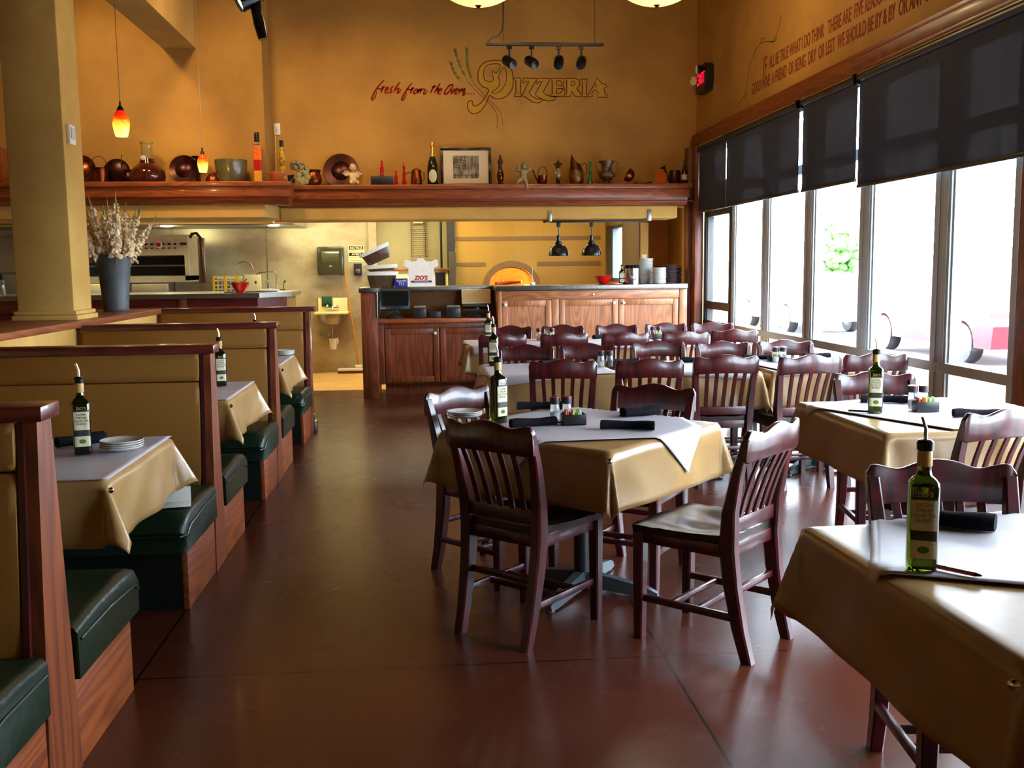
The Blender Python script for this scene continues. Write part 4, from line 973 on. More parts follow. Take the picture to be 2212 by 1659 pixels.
for x, az, ti, l in [(0.895, 35, -60, 'leftmost spot head on the track, overlapping the big letter'), (1.125, 30, -62, 'second spot head from the left on the track'), (1.405, -12, -52, 'third spot head from the left on the track'), (1.64, -16, -55, 'rightmost spot head on the track')]: head(x, az, ti, label='black ' + l)
t = thing('ceiling_spotlight', 'big black lit can spotlight hanging at the top left', 'spotlight', (-1.015, 6.5, 2.995))
MB().tube([(0.035, 0, -0.115), (0.015, 0, -0.02), (-0.005, 0, 0.08)], [0.030, 0.036, 0.030], 16).box(0.0, 0.03, -0.02, 0.02, 0.05, CEIL-2.995, 0.003).build('arm', M['black_gloss'], t)
m = T(-0.04, 0, 0.135) @ RY(-118) @ RX(18)
MB().lathe([(0.0, -0.08), (0.05, -0.075), (0.06, -0.05), (0.066, 0.05), (0.070, 0.075), (0.062, 0.078), (0.058, 0.055), (0.0, 0.05)], mtx=m, seg=28).build('lamp_can', M['black_gloss'], t)
MB().lathe([(0.0, 0.056), (0.052, 0.060), (0.0, 0.064)], mtx=m, seg=28).build('lit_lens', M['bulb'], t)
# heat lamps
t = thing('heat_lamp_rail', 'dark rail with steel brackets carrying the heat lamps', 'rail', (1.375, 11.72, 2.0))
MB().box(0.0, 1.22, -0.015, 0.015, -0.028, -0.002, 0.003).build('rail_bar', M['black_metal'], t)
for x in (0.02, 1.17): MB().box(x, x+0.045, -0.31, -0.30, -0.03, 0.10, 0.002).box(x, x+0.045, -0.31, 0.0, -0.03, -0.024, 0.001).build('bracket', M['steel'], t)
hl = None
for k, (x, l) in enumerate([(1.555, 'black dome heat lamp on the left, above the counter'), (1.945, 'black dome heat lamp on the right, before the kitchen window')]):
    if hl is None:
        t = hl = thing('heat_lamp', l, 'heat lamp', (x, 11.72, 1.585), 0, 'black dome heat lamps over the counter')
        MB().lathe([(0.116, 0), (0.119, 0.004), (0.117, 0.03), (0.105, 0.075), (0.080, 0.112), (0.045, 0.135), (0.03, 0.14), (0.028, 0.135), (0.043, 0.128), (0.075, 0.106), (0.100, 0.07), (0.112, 0.03), (0.113, 0.004)], seg=36, cap=False).build('dome_shade', M['black_gloss'], t)
        MB().lathe([(0.045, 0.133), (0.047, 0.15), (0.030, 0.155), (0.034, 0.17), (0.034, 0.18), (0.022, 0.185), (0.022, 0.235), (0.017, 0.24), (0.0, 0.24)], seg=24).build('lamp_neck', M['black_gloss'], t)
        MB().tube([(0, 0, 0.235), (0, 0, 0.35)], 0.006, 8).build('stem', M['black_metal'], t)
        MB().box(-0.022, 0.022, -0.02, 0.02, 0.335, 0.39, 0.004).build('track_adapter', M['black_metal'], t)
        MB().ball((0, 0, 0.06), 0.035, 2).build('bulb', M['bulb'], t)
    else: dup(hl, (x, 11.72, 1.585), None, l)
    spot('heat_lamp_light', (x, 11.70, 1.62), (x, 11.55, 1.2), 7, (1.0, 0.62, 0.26), 150, 0.8, 0.04)
spot('cornice_glow', (1.75, 11.12, 1.30), (1.3, 11.25, 2.2), 2.0, (1.0, 0.5, 0.16), 120, 1, 0.03) if False else None
# exit sign
t = thing('exit_sign', 'black emergency exit sign with two lamp heads high on the window wall', 'exit sign', (3.2, 11.25, 3.53))
MB().prism([(-0.20, -0.14), (0.16, -0.14), (0.20, -0.06), (0.20, 0.10), (0.14, 0.15), (-0.14, 0.15), (-0.20, 0.08)], 0.09, T(-0.09, 0, 0) @ Matrix(((0, 0, 1, 0), (-1, 0, 0, 0), (0, 1, 0, 0), (0, 0, 0, 1)))).build('housing', M['black'], t, smooth=None)
text_mesh('exit_letters', 'EXIT', 0.17, M['exit_red'], T(-0.094, 0, -0.055) @ RZ(-90) @ RX(90), t, 0.002, 0.85, bold=0.002)
for y, z, a in ((0.13, 0.0, 20), (-0.05, 0.09, -35)):
    m = T(-0.13, y, z) @ RY(-90) @ RX(a)
    MB().lathe([(0.02, -0.03), (0.045, -0.02), (0.05, 0.0)], mtx=m, seg=20).build('lamp_head', M['black'], t)
    MB().lathe([(0.05, 0.0), (0.05, 0.02), (0.0, 0.026)], mtx=m, seg=20).build('lamp_lens', M['cream'], t)

# ------------------------------------------------------------------ things on the display ledge
LZ = 2.3855
M['amber'] = mat('amber_glass', (0.10, 0.018, 0.008), 0.06, trans=0.55, coat=0.4)
M['olive_clear'] = mat('yellowish_clear_glass', (0.75, 0.68, 0.35), 0.05, trans=0.85)
M['green_ceramic'] = mat('grey_green_glaze', lin(100, 96, 62), 0.25, noise=(9, lin(74, 66, 40), 0.35, 0.7), coat=0.4)
M['terracotta'] = mat('terracotta', lin(184, 88, 40), 0.7)
M['statue'] = mat('pale_statue_plaster', lin(212, 184, 140), 0.7, noise=(40, lin(186, 154, 110), 0.35, 0.7))
M['statue_green'] = mat('grey_green_statue', lin(150, 136, 96), 0.55, noise=(30, lin(116, 100, 66), 0.35, 0.7))
M['pewter'] = mat('tarnished_pewter', lin(120, 96, 70), 0.4, 0.6, noise=(20, lin(70, 50, 36), 0.35, 0.7))
M['red_glass'] = mat('red_glass', (0.55, 0.01, 0.02), 0.08, trans=0.35)
M['green_glass2'] = mat('bright_green_glass', (0.05, 0.30, 0.08), 0.08, trans=0.5)
M['dark_wood'] = mat('dark_brown_wood', lin(58, 26, 16), 0.4, coat=0.3)
M['black_bottle'] = mat('near_black_green_glass', (0.01, 0.015, 0.004), 0.06, coat=0.5)
def lathe_thing(name, label, cat, loc, prof, m, mtx=None, seg=32, group=None, cap=True):
    o = MB().lathe(prof, mtx=mtx, seg=seg, cap=cap).build(name, m, smooth=50); o.location = loc; return tag(o, label, cat, group)
def shell(prof, t=0.006): return prof + [(max(r-t, 0.001), z) for r, z in reversed(prof[1:])] + [(0.001, prof[0][1]+t)]
def disc(r, h, lip=0.02): return [(0.0, 0.004), (r*0.55, 0.004), (r*0.6, -0.006), (r*0.95, 0.012), (r, 0.016), (r*0.99, 0.022), (r*0.6, 0.004), (r*0.55, 0.012), (0.0, 0.012)]
LY = 10.99
lathe_thing('copper_pan', 'round copper pan leaning on the wall beside the column, bright reflection', 'pan', (-3.62, 11.10, LZ+0.155), disc(0.15, 0), M['copper'], RX(78))
t = thing('bail_pot', 'copper pot with a thin arched handle', 'pot', (-3.40, LY, LZ))
MB().lathe(shell([(0.075, 0), (0.082, 0.004), (0.086, 0.15), (0.09, 0.158)])).build('bowl', M['copper'], t)
MB().tube([(0.088*math.cos(a)-0.01, 0, 0.15+0.13*math.sin(a)) for a in [PI*i/14 for i in range(15)]], 0.0035, 6).build('handle', M['bronze'], t)
t = thing('big_copper_cover', 'big dark copper lid leaning on the wall behind the pot', 'lid', (-3.27, 11.12, LZ+0.135))
MB().lathe([(0.0, 0.03), (0.06, 0.028), (0.115, 0.012), (0.137, 0), (0.140, -0.006), (0.0, -0.002)], mtx=RX(80), seg=36).build('dish', M['copper_dark'], t)
MB().tube([(0.06, -0.03, 0.05), (0.07, -0.03, 0.17)], 0.005, 6).build('handle', M['bronze'], t)
lathe_thing('copper_jug', 'small dark copper jug beside the wide glass carafe', 'jug', (-3.11, LY, LZ), shell([(0.045, 0), (0.06, 0.01), (0.066, 0.05), (0.04, 0.10), (0.032, 0.12), (0.042, 0.14)]), M['copper_dark'])
t = thing('wide_carafe', 'wide bellied amber glass carafe with a clear neck and paper tag', 'carafe', (-2.91, LY, LZ))
MB().lathe([(0.12, 0), (0.165, 0.015), (0.18, 0.06), (0.178, 0.11), (0.14, 0.165), (0.085, 0.20), (0.068, 0.25)], seg=40).build('belly', M['amber'], t)
MB().lathe([(0.068, 0.25), (0.062, 0.27), (0.060, 0.40), (0.070, 0.41), (0.070, 0.43), (0.055, 0.43), (0.052, 0.27)], seg=32).build('neck', M['olive_clear'], t)
MB().ball((-0.02, -0.072, 0.255), 0.028, 2, (1.1, 0.25, 0.9)).build('paper_tag', M['paper'], t)
lathe_thing('copper_platter', 'dark copper platter leaning behind the small pendant', 'platter', (-2.56, 11.10, LZ+0.15), disc(0.155, 0), M['copper_dark'], RX(76))
lathe_thing('copper_goblet', 'dark flat topped copper goblet behind the small pendant', 'goblet', (-2.40, 11.06, LZ), [(0.05, 0), (0.052, 0.008), (0.016, 0.03), (0.014, 0.2), (0.03, 0.255), (0.068, 0.275), (0.068, 0.283), (0.0, 0.28)], M['copper_dark'])
lathe_thing('copper_bell', 'small reddish copper dome left of the green bowl', 'bowl', (-2.235, 11.0, LZ), [(0.085, 0), (0.08, 0.04), (0.055, 0.085), (0.02, 0.11), (0.0, 0.115)], M['copper'])
lathe_thing('ceramic_bowl', 'deep grey green glazed ceramic bowl', 'bowl', (-2.045, LY, LZ), shell([(0.10, 0), (0.13, 0.01), (0.155, 0.08), (0.165, 0.15), (0.168, 0.20), (0.172, 0.225), (0.170, 0.235)], 0.012), M['green_ceramic'])
t = thing('layered_bottle', 'tall square bottle layered with orange, red and yellow preserves', 'bottle', (-1.765, LY, LZ), 8)
def sqb(b, hw, z0, z1, k=0.2): return b.loft([sq_ring(hw, z0, k), sq_ring(hw, z1, k)])
sqb(MB(), 0.044, 0.0, 0.122).build('corn_layer', mat('yellow_corn', lin(226, 168, 44), 0.4, noise=(90, lin(190, 120, 24), 0.4, 0.6)), t)
sqb(MB(), 0.044, 0.122, 0.235).build('red_layer', mat('red_pepper_layer', lin(168, 14, 10), 0.35), t)
sqb(MB(), 0.044, 0.235, 0.375).build('orange_layer', mat('orange_layer', lin(236, 116, 22), 0.35, noise=(50, lin(214, 90, 14), 0.4, 0.6)), t)
MB().loft([sq_ring(0.044, 0.375, 0.2), sq_ring(0.04, 0.392, 0.4), sq_ring(0.022, 0.405, 1), sq_ring(0.02, 0.43, 1)]).build('glass_neck', M['clear_glass'], t)
MB().lathe([(0.026, 0.425), (0.028, 0.43), (0.027, 0.515), (0.022, 0.525), (0, 0.527)]).build('black_seal', M['black'], t)
t = thing('pickle_bottle', 'slender twisted bottle of yellow peppers with black seal', 'bottle', (-1.52, 11.07, LZ), 0)
MB().lathe([(0.034, 0), (0.036, 0.08), (0.026, 0.12), (0.036, 0.16), (0.026, 0.20), (0.036, 0.245), (0.026, 0.285), (0.032, 0.32), (0.022, 0.37), (0.018, 0.385)]).build('glass_body', mat('yellow_pickles', lin(206, 160, 56), 0.15, noise=(26, lin(108, 84, 22), 0.42, 0.6), coat=0.6), t)
MB().lathe([(0.021, 0.38), (0.023, 0.385), (0.022, 0.45), (0.0, 0.455)]).build('black_seal', M['black'], t)
lathe_thing('terracotta_bowl', 'small orange terracotta bowl before the twisted pepper bottle', 'bowl', (-1.56, 10.92, LZ), shell([(0.055, 0), (0.066, 0.008), (0.082, 0.07), (0.095, 0.082), (0.095, 0.10)], 0.008), M['terracotta'])
RY_ = 11.5
def cluster(name, label, loc, pts, r, m, cat='ornament'):
    b = MB()
    for p in pts: b.ball(p, r*random.uniform(0.85, 1.15), 2)
    o = b.build(name, m, smooth=60); o.location = loc; return tag(o, label, cat)
random.seed(11)
t = thing('grape_ornament', 'pale glazed grape and leaf ornament on the ledge corner', 'ornament', (-1.37, 11.42, LZ))
b = MB()
for k in range(46):
    f = random.random(); b.ball((-0.07+0.13*f+random.uniform(-0.045, 0.045), random.uniform(-0.04, 0.04), 0.24-0.10*f*f+random.uniform(-0.05, 0.03)), random.uniform(0.018, 0.026), 2)
b.build('pale_grapes', M['statue_green'], t, smooth=60)
b = MB()
for k in range(7):
    a = 2*PI*k/7; b.ball((0.03+0.05*math.cos(a), -0.03, 0.09+0.06*math.sin(a)), 0.035, 2, (1, 0.25, 1))
b.ball((0.03, -0.01, 0.05), 0.055, 2, (1, 0.5, 1)); b.build('leaf', mat('pale_green_leaf', lin(140, 136, 88), 0.5), t, smooth=60)
b = MB()
for k in range(26): b.ball((-0.10+random.uniform(-0.028, 0.028), -0.04+random.uniform(-0.02, 0.02), 0.065+random.uniform(-0.06, 0.05)), 0.014, 2)
b.build('black_grapes', mat('black_grapes', (0.012, 0.008, 0.02), 0.25), t, smooth=60)
t = thing('copper_cauldron', 'round bellied copper jug left of the big plate', 'jug', (-1.245, RY_, LZ))
MB().lathe(shell([(0.055, 0), (0.085, 0.02), (0.1, 0.065), (0.09, 0.12), (0.078, 0.15), (0.088, 0.175), (0.092, 0.18)])).build('belly', M['copper'], t)
MB().tube([(-0.085, 0, 0.17), (-0.115, 0, 0.175), (-0.115, 0, 0.11), (-0.09, 0, 0.09)], 0.007, 8).build('handle', M['copper_dark'], t)
lathe_thing('copper_plate', 'large dark copper plate leaning on the wall behind the white cherub', 'plate', (-0.945, 11.67, LZ+0.185), [(0.0, 0.0), (0.085, 0.0), (0.095, 0.004), (0.11, -0.012), (0.195, 0.0), (0.203, 0.004), (0.200, 0.012), (0.11, -0.002), (0.095, 0.012), (0.0, 0.01)], M['copper_dark'], RX(76), 48)
def figure(name, label, loc, sc, m, rz, pose, wings=True, cat='statue'):
    """one continuous chubby body grown from a joint skeleton"""
    t = thing(name, label, cat, loc, rz)
    V = pose['v']; E_ = pose['e']; Rr = pose['r']
    me = bpy.data.meshes.new('body'); me.from_pydata([Vector(v)*sc for v in V], E_, []); o = bpy.data.objects.new('body', me); C.objects.link(o); o.parent = t; me.materials.append(m)
    sk = o.modifiers.new('skin', 'SKIN'); sk.use_smooth_shade = True
    sv = me.skin_vertices[0].data
    for i, r in enumerate(Rr): sv[i].radius = (r*sc, r*sc)
    sv[0].use_root = True
    ss = o.modifiers.new('sub', 'SUBSURF'); ss.levels = 2; ss.render_levels = 2
    h = Vector(pose['head'])*sc
    hb = MB().ball(h, 0.125*sc, 3, (0.92, 0.95, 1.05))
    hb.ball(h+Vector((0, -0.12, -0.005))*sc, 0.022*sc, 2)
    for s in (-1, 1): hb.ball(h+Vector((s*0.07, -0.085, -0.04))*sc, 0.035*sc, 2); hb.ball(h+Vector((s*0.118, 0, 0))*sc, 0.03*sc, 2, (0.5, 1, 1.2))
    hb.build('head', m, t, smooth=70)
    fe = MB()
    for s in (-1, 1): fe.ball(h+Vector((s*0.04, -0.112, 0.02))*sc, 0.012*sc, 1)
    fe.ball(h+Vector((0, -0.115, -0.05))*sc, 0.016*sc, 1, (1.4, 0.5, 0.4)); fe.build('eyes_and_mouth', M['brown_paint'], t)
    cu = MB(); rnd = random.Random(4)
    for k in range(26):
        a = rnd.uniform(0, 2*PI); b_ = rnd.uniform(0.1, 1.3); cu.ball(h+Vector((0.11*math.sin(b_)*math.cos(a), 0.03+0.1*math.sin(b_)*math.sin(a)*0.9, 0.04+0.1*math.cos(b_)))*sc, 0.035*sc, 1)
    cu.build('curly_hair', m, t, smooth=70)
    if wings:
        for s in (-1, 1):
            wb = MB()
            for k in range(5):
                a = R(20+22*k); L_ = 0.30-0.03*k
                wb.ball(Vector((s*(0.10+0.5*L_*math.cos(a)), 0.08, pose['sh']+0.02+0.5*L_*math.sin(a)-0.08))*sc, 0.5*L_*sc, 2, (1, 0.12, 0.28), RY(-s*math.degrees(a)))
            wb.build('wing', m, t, smooth=70)
    return t
sit = dict(v=[(0, 0, 0.10), (0, 0, 0.26), (0, 0, 0.42), (0, 0, 0.50), (-0.08, -0.10, 0.10), (-0.12, -0.26, 0.16), (-0.12, -0.30, 0.03), (0.08, -0.10, 0.10), (0.13, -0.26, 0.12), (0.14, -0.32, 0.03), (-0.14, 0, 0.42), (-0.28, -0.06, 0.36), (-0.36, -0.1, 0.44), (0.14, 0, 0.42), (0.20, -0.10, 0.30), (0.08, -0.18, 0.30)],
           e=[(0, 1), (1, 2), (2, 3), (0, 4), (4, 5), (5, 6), (0, 7), (7, 8), (8, 9), (2, 10), (10, 11), (11, 12), (2, 13), (13, 14), (14, 15)],
           r=[0.13, 0.135, 0.11, 0.06, 0.09, 0.07, 0.05, 0.09, 0.07, 0.05, 0.06, 0.045, 0.035, 0.06, 0.045, 0.035], head=(0, -0.02, 0.64), sh=0.42)
hang = dict(v=[(0, 0, 0.30), (0.02, 0, 0.45), (0.04, 0, 0.60), (0.05, 0, 0.68), (-0.09, -0.06, 0.24), (-0.22, -0.16, 0.14), (-0.28, -0.10, 0.02), (0.10, -0.08, 0.22), (0.15, -0.14, 0.02), (0.20, -0.16, -0.22), (-0.10, 0, 0.60), (-0.22, -0.10, 0.66), (-0.16, -0.16, 0.80), (0.18, 0, 0.58), (0.30, -0.08, 0.66), (0.26, -0.12, 0.80)],
            e=sit['e'], r=[0.12, 0.12, 0.10, 0.06, 0.085, 0.06, 0.04, 0.085, 0.065, 0.045, 0.055, 0.04, 0.03, 0.055, 0.04, 0.03], head=(0.05, -0.04, 0.80), sh=0.60)
figure('cherub_statue', 'white seated cherub ornament in front of the big copper plate', (-0.80, 11.46, LZ+0.003), 0.30, M['statue'], 15, sit)
figure('cherub_statue', 'grey green cherub sitting on the ledge edge with one leg hanging down', (1.10, 11.33, LZ-0.01), 0.27, M['statue_green'], 0, hang)
MB().box(-0.125, 0.125, -0.07, 0.07, 0, 0.105, 0.004).build('dark_box', M['black'], loc=(-0.475, RY_, LZ)); tag(bpy.context.view_layer.objects.active or C.objects[-1], '', '') if False else None
tag(C.objects['dark_box'], 'flat black box under the small red bottle', 'box')
def skinny(name, label, x, prof, m, z=LZ, y=RY_, cat='bottle'): return lathe_thing(name, label, cat, (x, y, z), prof, m)
skinny('red_glass_bottle', 'small slim red bottle standing on the black box', -0.475, [(0.016, 0), (0.021, 0.01), (0.022, 0.09), (0.013, 0.12), (0.010, 0.15), (0.013, 0.175), (0, 0.176)], M['red_glass'], LZ+0.106)
skinny('red_glass_bottle', 'shorter red glass vase with stopper, right of the black box', -0.318, [(0.025, 0), (0.026, 0.02), (0.014, 0.07), (0.02, 0.10), (0.009, 0.13), (0.015, 0.165), (0, 0.172)], M['red_glass'])
skinny('red_glass_bottle', 'tallest red glass bottle, left of the copper coffee pot', -0.228, [(0.028, 0), (0.028, 0.015), (0.014, 0.09), (0.02, 0.13), (0.010, 0.17), (0.016, 0.20), (0.008, 0.24), (0.006, 0.268), (0, 0.27)], M['red_glass'])
t = thing('coffee_pot', 'copper coffee pot with long side handle and lid knob', 'pot', (-0.09, RY_, LZ))
MB().lathe([(0.062, 0), (0.066, 0.01), (0.062, 0.10), (0.052, 0.165), (0.05, 0.175), (0.03, 0.188), (0.006, 0.192), (0.008, 0.206), (0, 0.21)]).build('body', M['copper'], t)
MB().tube([(-0.05, 0, 0.15), (-0.12, 0, 0.145)], [0.006, 0.009], 8).build('handle', M['dark_wood'], t)
MB().tube([(0.05, 0, 0.16), (0.085, 0, 0.15), (0.085, 0, 0.07), (0.06, 0, 0.05)], 0.005, 8).build('rear_handle', M['copper_dark'], t)
t = thing('sparkling_wine_bottle', 'dark sparkling wine bottle with gold neck foil and cream oval label', 'bottle', (0.095, RY_, LZ))
MB().lathe([(0.058, 0), (0.062, 0.01), (0.062, 0.20), (0.055, 0.255), (0.03, 0.32), (0.022, 0.36), (0.02, 0.40)]).build('glass_body', M['black_bottle'], t)
MB().lathe([(0.0305, 0.325), (0.0225, 0.365), (0.0205, 0.43), (0.024, 0.435), (0.022, 0.475), (0.014, 0.488), (0, 0.49)]).build('gold_foil', mat('bright_gold_foil', lin(220, 180, 90), 0.3, 0.8), t)
lb = MB(); n = 24; vs = []
for j, k in enumerate([0.0, 0.5, 1.0]): pass
rg = []
for k in (0.02, 0.3, 0.6, 0.85, 1.0): rg.append([(0.0636*math.sin(0.78*k*math.cos(a)), -0.0636*math.cos(0.78*k*math.cos(a)), 0.105+0.072*k*math.sin(a)) for a in [2*PI*i/n for i in range(n)]])
lb.loft(rg, cap=False)
lb.build('oval_label', M['label'], t)
t = thing('picture_frame', 'black framed black and white street photograph with wide cream mat', 'picture', (0.477, 11.60, LZ))
fr = MB(); W2, H2, bw_ = 0.290, 0.445, 0.032
tl = RX(-6)
fr.box(-W2, W2, 0, 0.02, 0, bw_, 0.003, tl).box(-W2, W2, 0, 0.02, H2-bw_, H2, 0.003, tl).box(-W2, -W2+bw_, 0, 0.02, bw_, H2-bw_, 0.003, tl).box(W2-bw_, W2, 0, 0.02, bw_, H2-bw_, 0.003, tl).build('frame', M['black_gloss'], t)
MB().box(-W2+bw_, W2-bw_, 0.010, 0.014, bw_, H2-bw_, rot=tl).build('mat_board', mat('cream_mat', lin(206, 190, 160), 0.7), t, smooth=None)
MB().box(-0.148, 0.148, 0.007, 0.010, 0.092, 0.352, rot=tl).build('photo', mat('faded_photo_grey', lin(150, 138, 120), 0.5, noise=((30, 30, 9), lin(70, 62, 54), 0.4, 0.6)), t, smooth=None)
bd = MB()
rnd = random.Random(5)
for r_ in range(4):
    for c_ in range(7): bd.box(-0.14+c_*0.022, -0.128+c_*0.022, 0.005, 0.007, 0.215+r_*0.03-c_*0.004, 0.235+r_*0.03-c_*0.004, rot=tl)
for k in range(12): x = 0.02+k*0.0105; bd.box(x, x+0.0025, 0.005, 0.007, 0.20, 0.24+rnd.uniform(0, 0.1), rot=tl)
for k in range(6): bd.box(-0.14+k*0.048, -0.137+k*0.048, 0.005, 0.007, 0.10, 0.13, rot=tl)
bd.box(-0.145, 0.145, 0.005, 0.007, 0.128, 0.134, rot=tl); bd.build('photo_print', mat('dark_print', lin(44, 38, 34), 0.6), t, smooth=None)
t = thing('pepper_mill', 'tall dark turned cruet with ornate top beside the picture', 'mill', (0.862, RY_, LZ))
MB().lathe([(0.042, 0), (0.044, 0.012), (0.022, 0.03), (0.034, 0.06), (0.044, 0.10), (0.036, 0.15), (0.02, 0.185)]).build('amber_body', M['amber'], t)
MB().lathe([(0.022, 0.185), (0.026, 0.20), (0.020, 0.22), (0.028, 0.25), (0.034, 0.262), (0.024, 0.29), (0.012, 0.31), (0.012, 0.33), (0.003, 0.345), (0, 0.35)]).build('ornate_top', M['dark_wood'], t)
t = thing('watering_can', 'small copper watering can with hoop handle', 'watering can', (1.345, RY_, LZ))
MB().lathe(shell([(0.045, 0), (0.048, 0.005), (0.056, 0.105), (0.058, 0.11)], 0.004)).build('body', M['copper'], t)
MB().tube([(-0.04, 0, 0.02), (-0.085, 0, 0.10), (-0.105, 0, 0.16)], [0.010, 0.007, 0.006], 8).lathe([(0.006, 0), (0.02, 0.012), (0.0, 0.014)], mtx=T(-0.105, 0, 0.158) @ RY(-40)).build('spout', M['copper_dark'], t)
MB().tube([(0.054*math.cos(a), 0, 0.105+0.105*math.sin(a)) for a in [PI*i/14 for i in range(15)]], 0.004, 6).build('hoop_handle', M['copper_dark'], t)
t = thing('oil_lamp', 'small glass and bronze oil lamp with three pointed top', 'oil lamp', (1.525, RY_, LZ))
MB().lathe([(0.045, 0), (0.047, 0.01), (0.02, 0.03), (0.026, 0.06), (0.03, 0.08)]).build('base', M['bronze'], t)
MB().lathe([(0.022, 0.08), (0.036, 0.12), (0.034, 0.16), (0.024, 0.19)]).build('glass_body', M['clear_glass'], t)
MB().lathe([(0.026, 0.19), (0.03, 0.20), (0.02, 0.215), (0.024, 0.24), (0.012, 0.265), (0.004, 0.29), (0, 0.292)]).ball((-0.035, 0, 0.235), 0.016).ball((0.035, 0, 0.235), 0.016).build('crown_top', M['bronze'], t)
t = thing('metal_pitcher', 'tall brass bellied pitcher with a high pointed spout', 'pitcher', (1.735, RY_, LZ))
MB().lathe([(0.068, 0), (0.076, 0.01), (0.086, 0.10), (0.08, 0.16)]).build('brass_belly', mat('aged_brass', lin(150, 104, 48), 0.35, 0.8, noise=(14, lin(100, 62, 28), 0.35, 0.7)), t)
rr = []
for z, a, off in ((0.158, 0.08, 0), (0.20, 0.068, -0.004), (0.24, 0.056, -0.012), (0.28, 0.045, -0.024), (0.32, 0.02, -0.042), (0.345, 0.006, -0.052)):
    rr.append([(off+a*math.cos(2*PI*k/24), 0.8*a*math.sin(2*PI*k/24), z - (0.05*max(0, math.cos(2*PI*k/24)) if z > 0.25 else 0)) for k in range(24)])
MB().loft(rr).build('pointed_neck', M['bronze'], t)
MB().tube([(0.05, 0, 0.225), (0.10, 0, 0.25), (0.125, 0, 0.22), (0.125, 0, 0.15), (0.09, 0, 0.11)], 0.006, 8).build('handle', M['bronze'], t)
skinny('green_glass_vase', 'slim green glass bud vase beside the tall pitcher', 1.895, [(0.035, 0), (0.034, 0.02), (0.014, 0.10), (0.018, 0.13), (0.010, 0.18), (0.017, 0.265), (0, 0.26)], M['green_glass2'], cat='vase')
t = thing('ribbed_urn', 'ribbed metal urn with two scrolled handles', 'urn', (2.087, RY_, LZ))
b = MB(); prof = [(0.05, 0), (0.052, 0.008), (0.018, 0.025), (0.016, 0.04), (0.05, 0.06), (0.085, 0.095), (0.09, 0.13), (0.065, 0.15), (0.055, 0.17), (0.06, 0.23), (0.088, 0.262), (0.09, 0.27), (0.05, 0.265)]
rr = []
for r_, z in prof:
    amp_ = 0.004 if 0.05 < z < 0.14 else 0
    rr.append([((r_+amp_*math.cos(20*2*PI*k/80))*math.cos(2*PI*k/80), (r_+amp_*math.cos(20*2*PI*k/80))*math.sin(2*PI*k/80), z) for k in range(80)])
b.loft(rr).build('body', M['pewter'], t, smooth=60)
for s in (-1, 1): MB().tube([(s*0.082, 0, 0.245), (s*0.10, 0, 0.265), (s*0.122, 0, 0.255), (s*0.125, 0, 0.22), (s*0.10, 0, 0.17), (s*0.088, 0, 0.14), (s*0.10, 0, 0.12)], 0.005, 8).build('handle', M['pewter'], t)
t = thing('copper_ladle', 'copper ladle lying on its side with dark handle', 'ladle', (2.36, 11.47, LZ))
MB().lathe(shell([(0.004, 0), (0.042, 0.008), (0.070, 0.036), (0.076, 0.062), (0.077, 0.085)], 0.003), mtx=T(0.035, 0, 0.078) @ RY(-62)).build('ladle_bowl', M['copper'], t)
MB().tube([(0.04, 0, 0.02), (0.10, 0, 0.012), (0.17, 0, 0.012), (0.25, 0, 0.03)], 0.008, 8).build('handle', M['copper_dark'], t)
lathe_thing('copper_skillet', 'small bright copper pan bottom facing out near the right end of the ledge', 'pan', (2.70, 11.42, LZ+0.072), [(0.0, 0.0), (0.062, 0.0), (0.07, 0.006), (0.072, 0.02), (0, 0.018)], M['copper_bright'], RX(84))
t = thing('watering_can', 'large dark watering can with upturned rose at the right end of the ledge', 'watering can', (2.885, RY_, LZ))
MB().lathe(shell([(0.065, 0), (0.068, 0.005), (0.066, 0.15), (0.062, 0.16)], 0.004)).build('body', M['bronze'], t)
MB().tube([(-0.05, 0, 0.03), (-0.09, 0, 0.09), (-0.125, 0, 0.195)], [0.020, 0.016, 0.012], 8).lathe([(0.008, 0), (0.036, 0.022), (0.034, 0.03), (0.0, 0.032)], mtx=T(-0.135, 0, 0.18) @ RY(-25)).build('spout', M['bronze'], t)
t = thing('liquor_bottle', 'small brown bottle with green cap at the right end of the ledge', 'bottle', (2.985, 11.45, LZ))
MB().lathe([(0.032, 0), (0.034, 0.005), (0.034, 0.15), (0.015, 0.20), (0.014, 0.22)]).build('glass_body', M['amber'], t)
MB().lathe([(0.016, 0.215), (0.017, 0.22), (0.017, 0.28), (0, 0.285)]).build('green_cap', mat('dark_green_cap', (0.01, 0.04, 0.025), 0.4), t)
MB().lathe([(0.0345, 0.05), (0.0345, 0.11)], cap=False).build('label', M['label'], t)
MB().box(-0.20, 0.10, -0.12, 0.12, 0, 0.36, 0.005).build('wooden_crate', M['oak_x'], loc=(-4.45, 11.0, LZ)); tag(C.objects['wooden_crate'], 'reddish wooden box on the ledge left of the column', 'box')

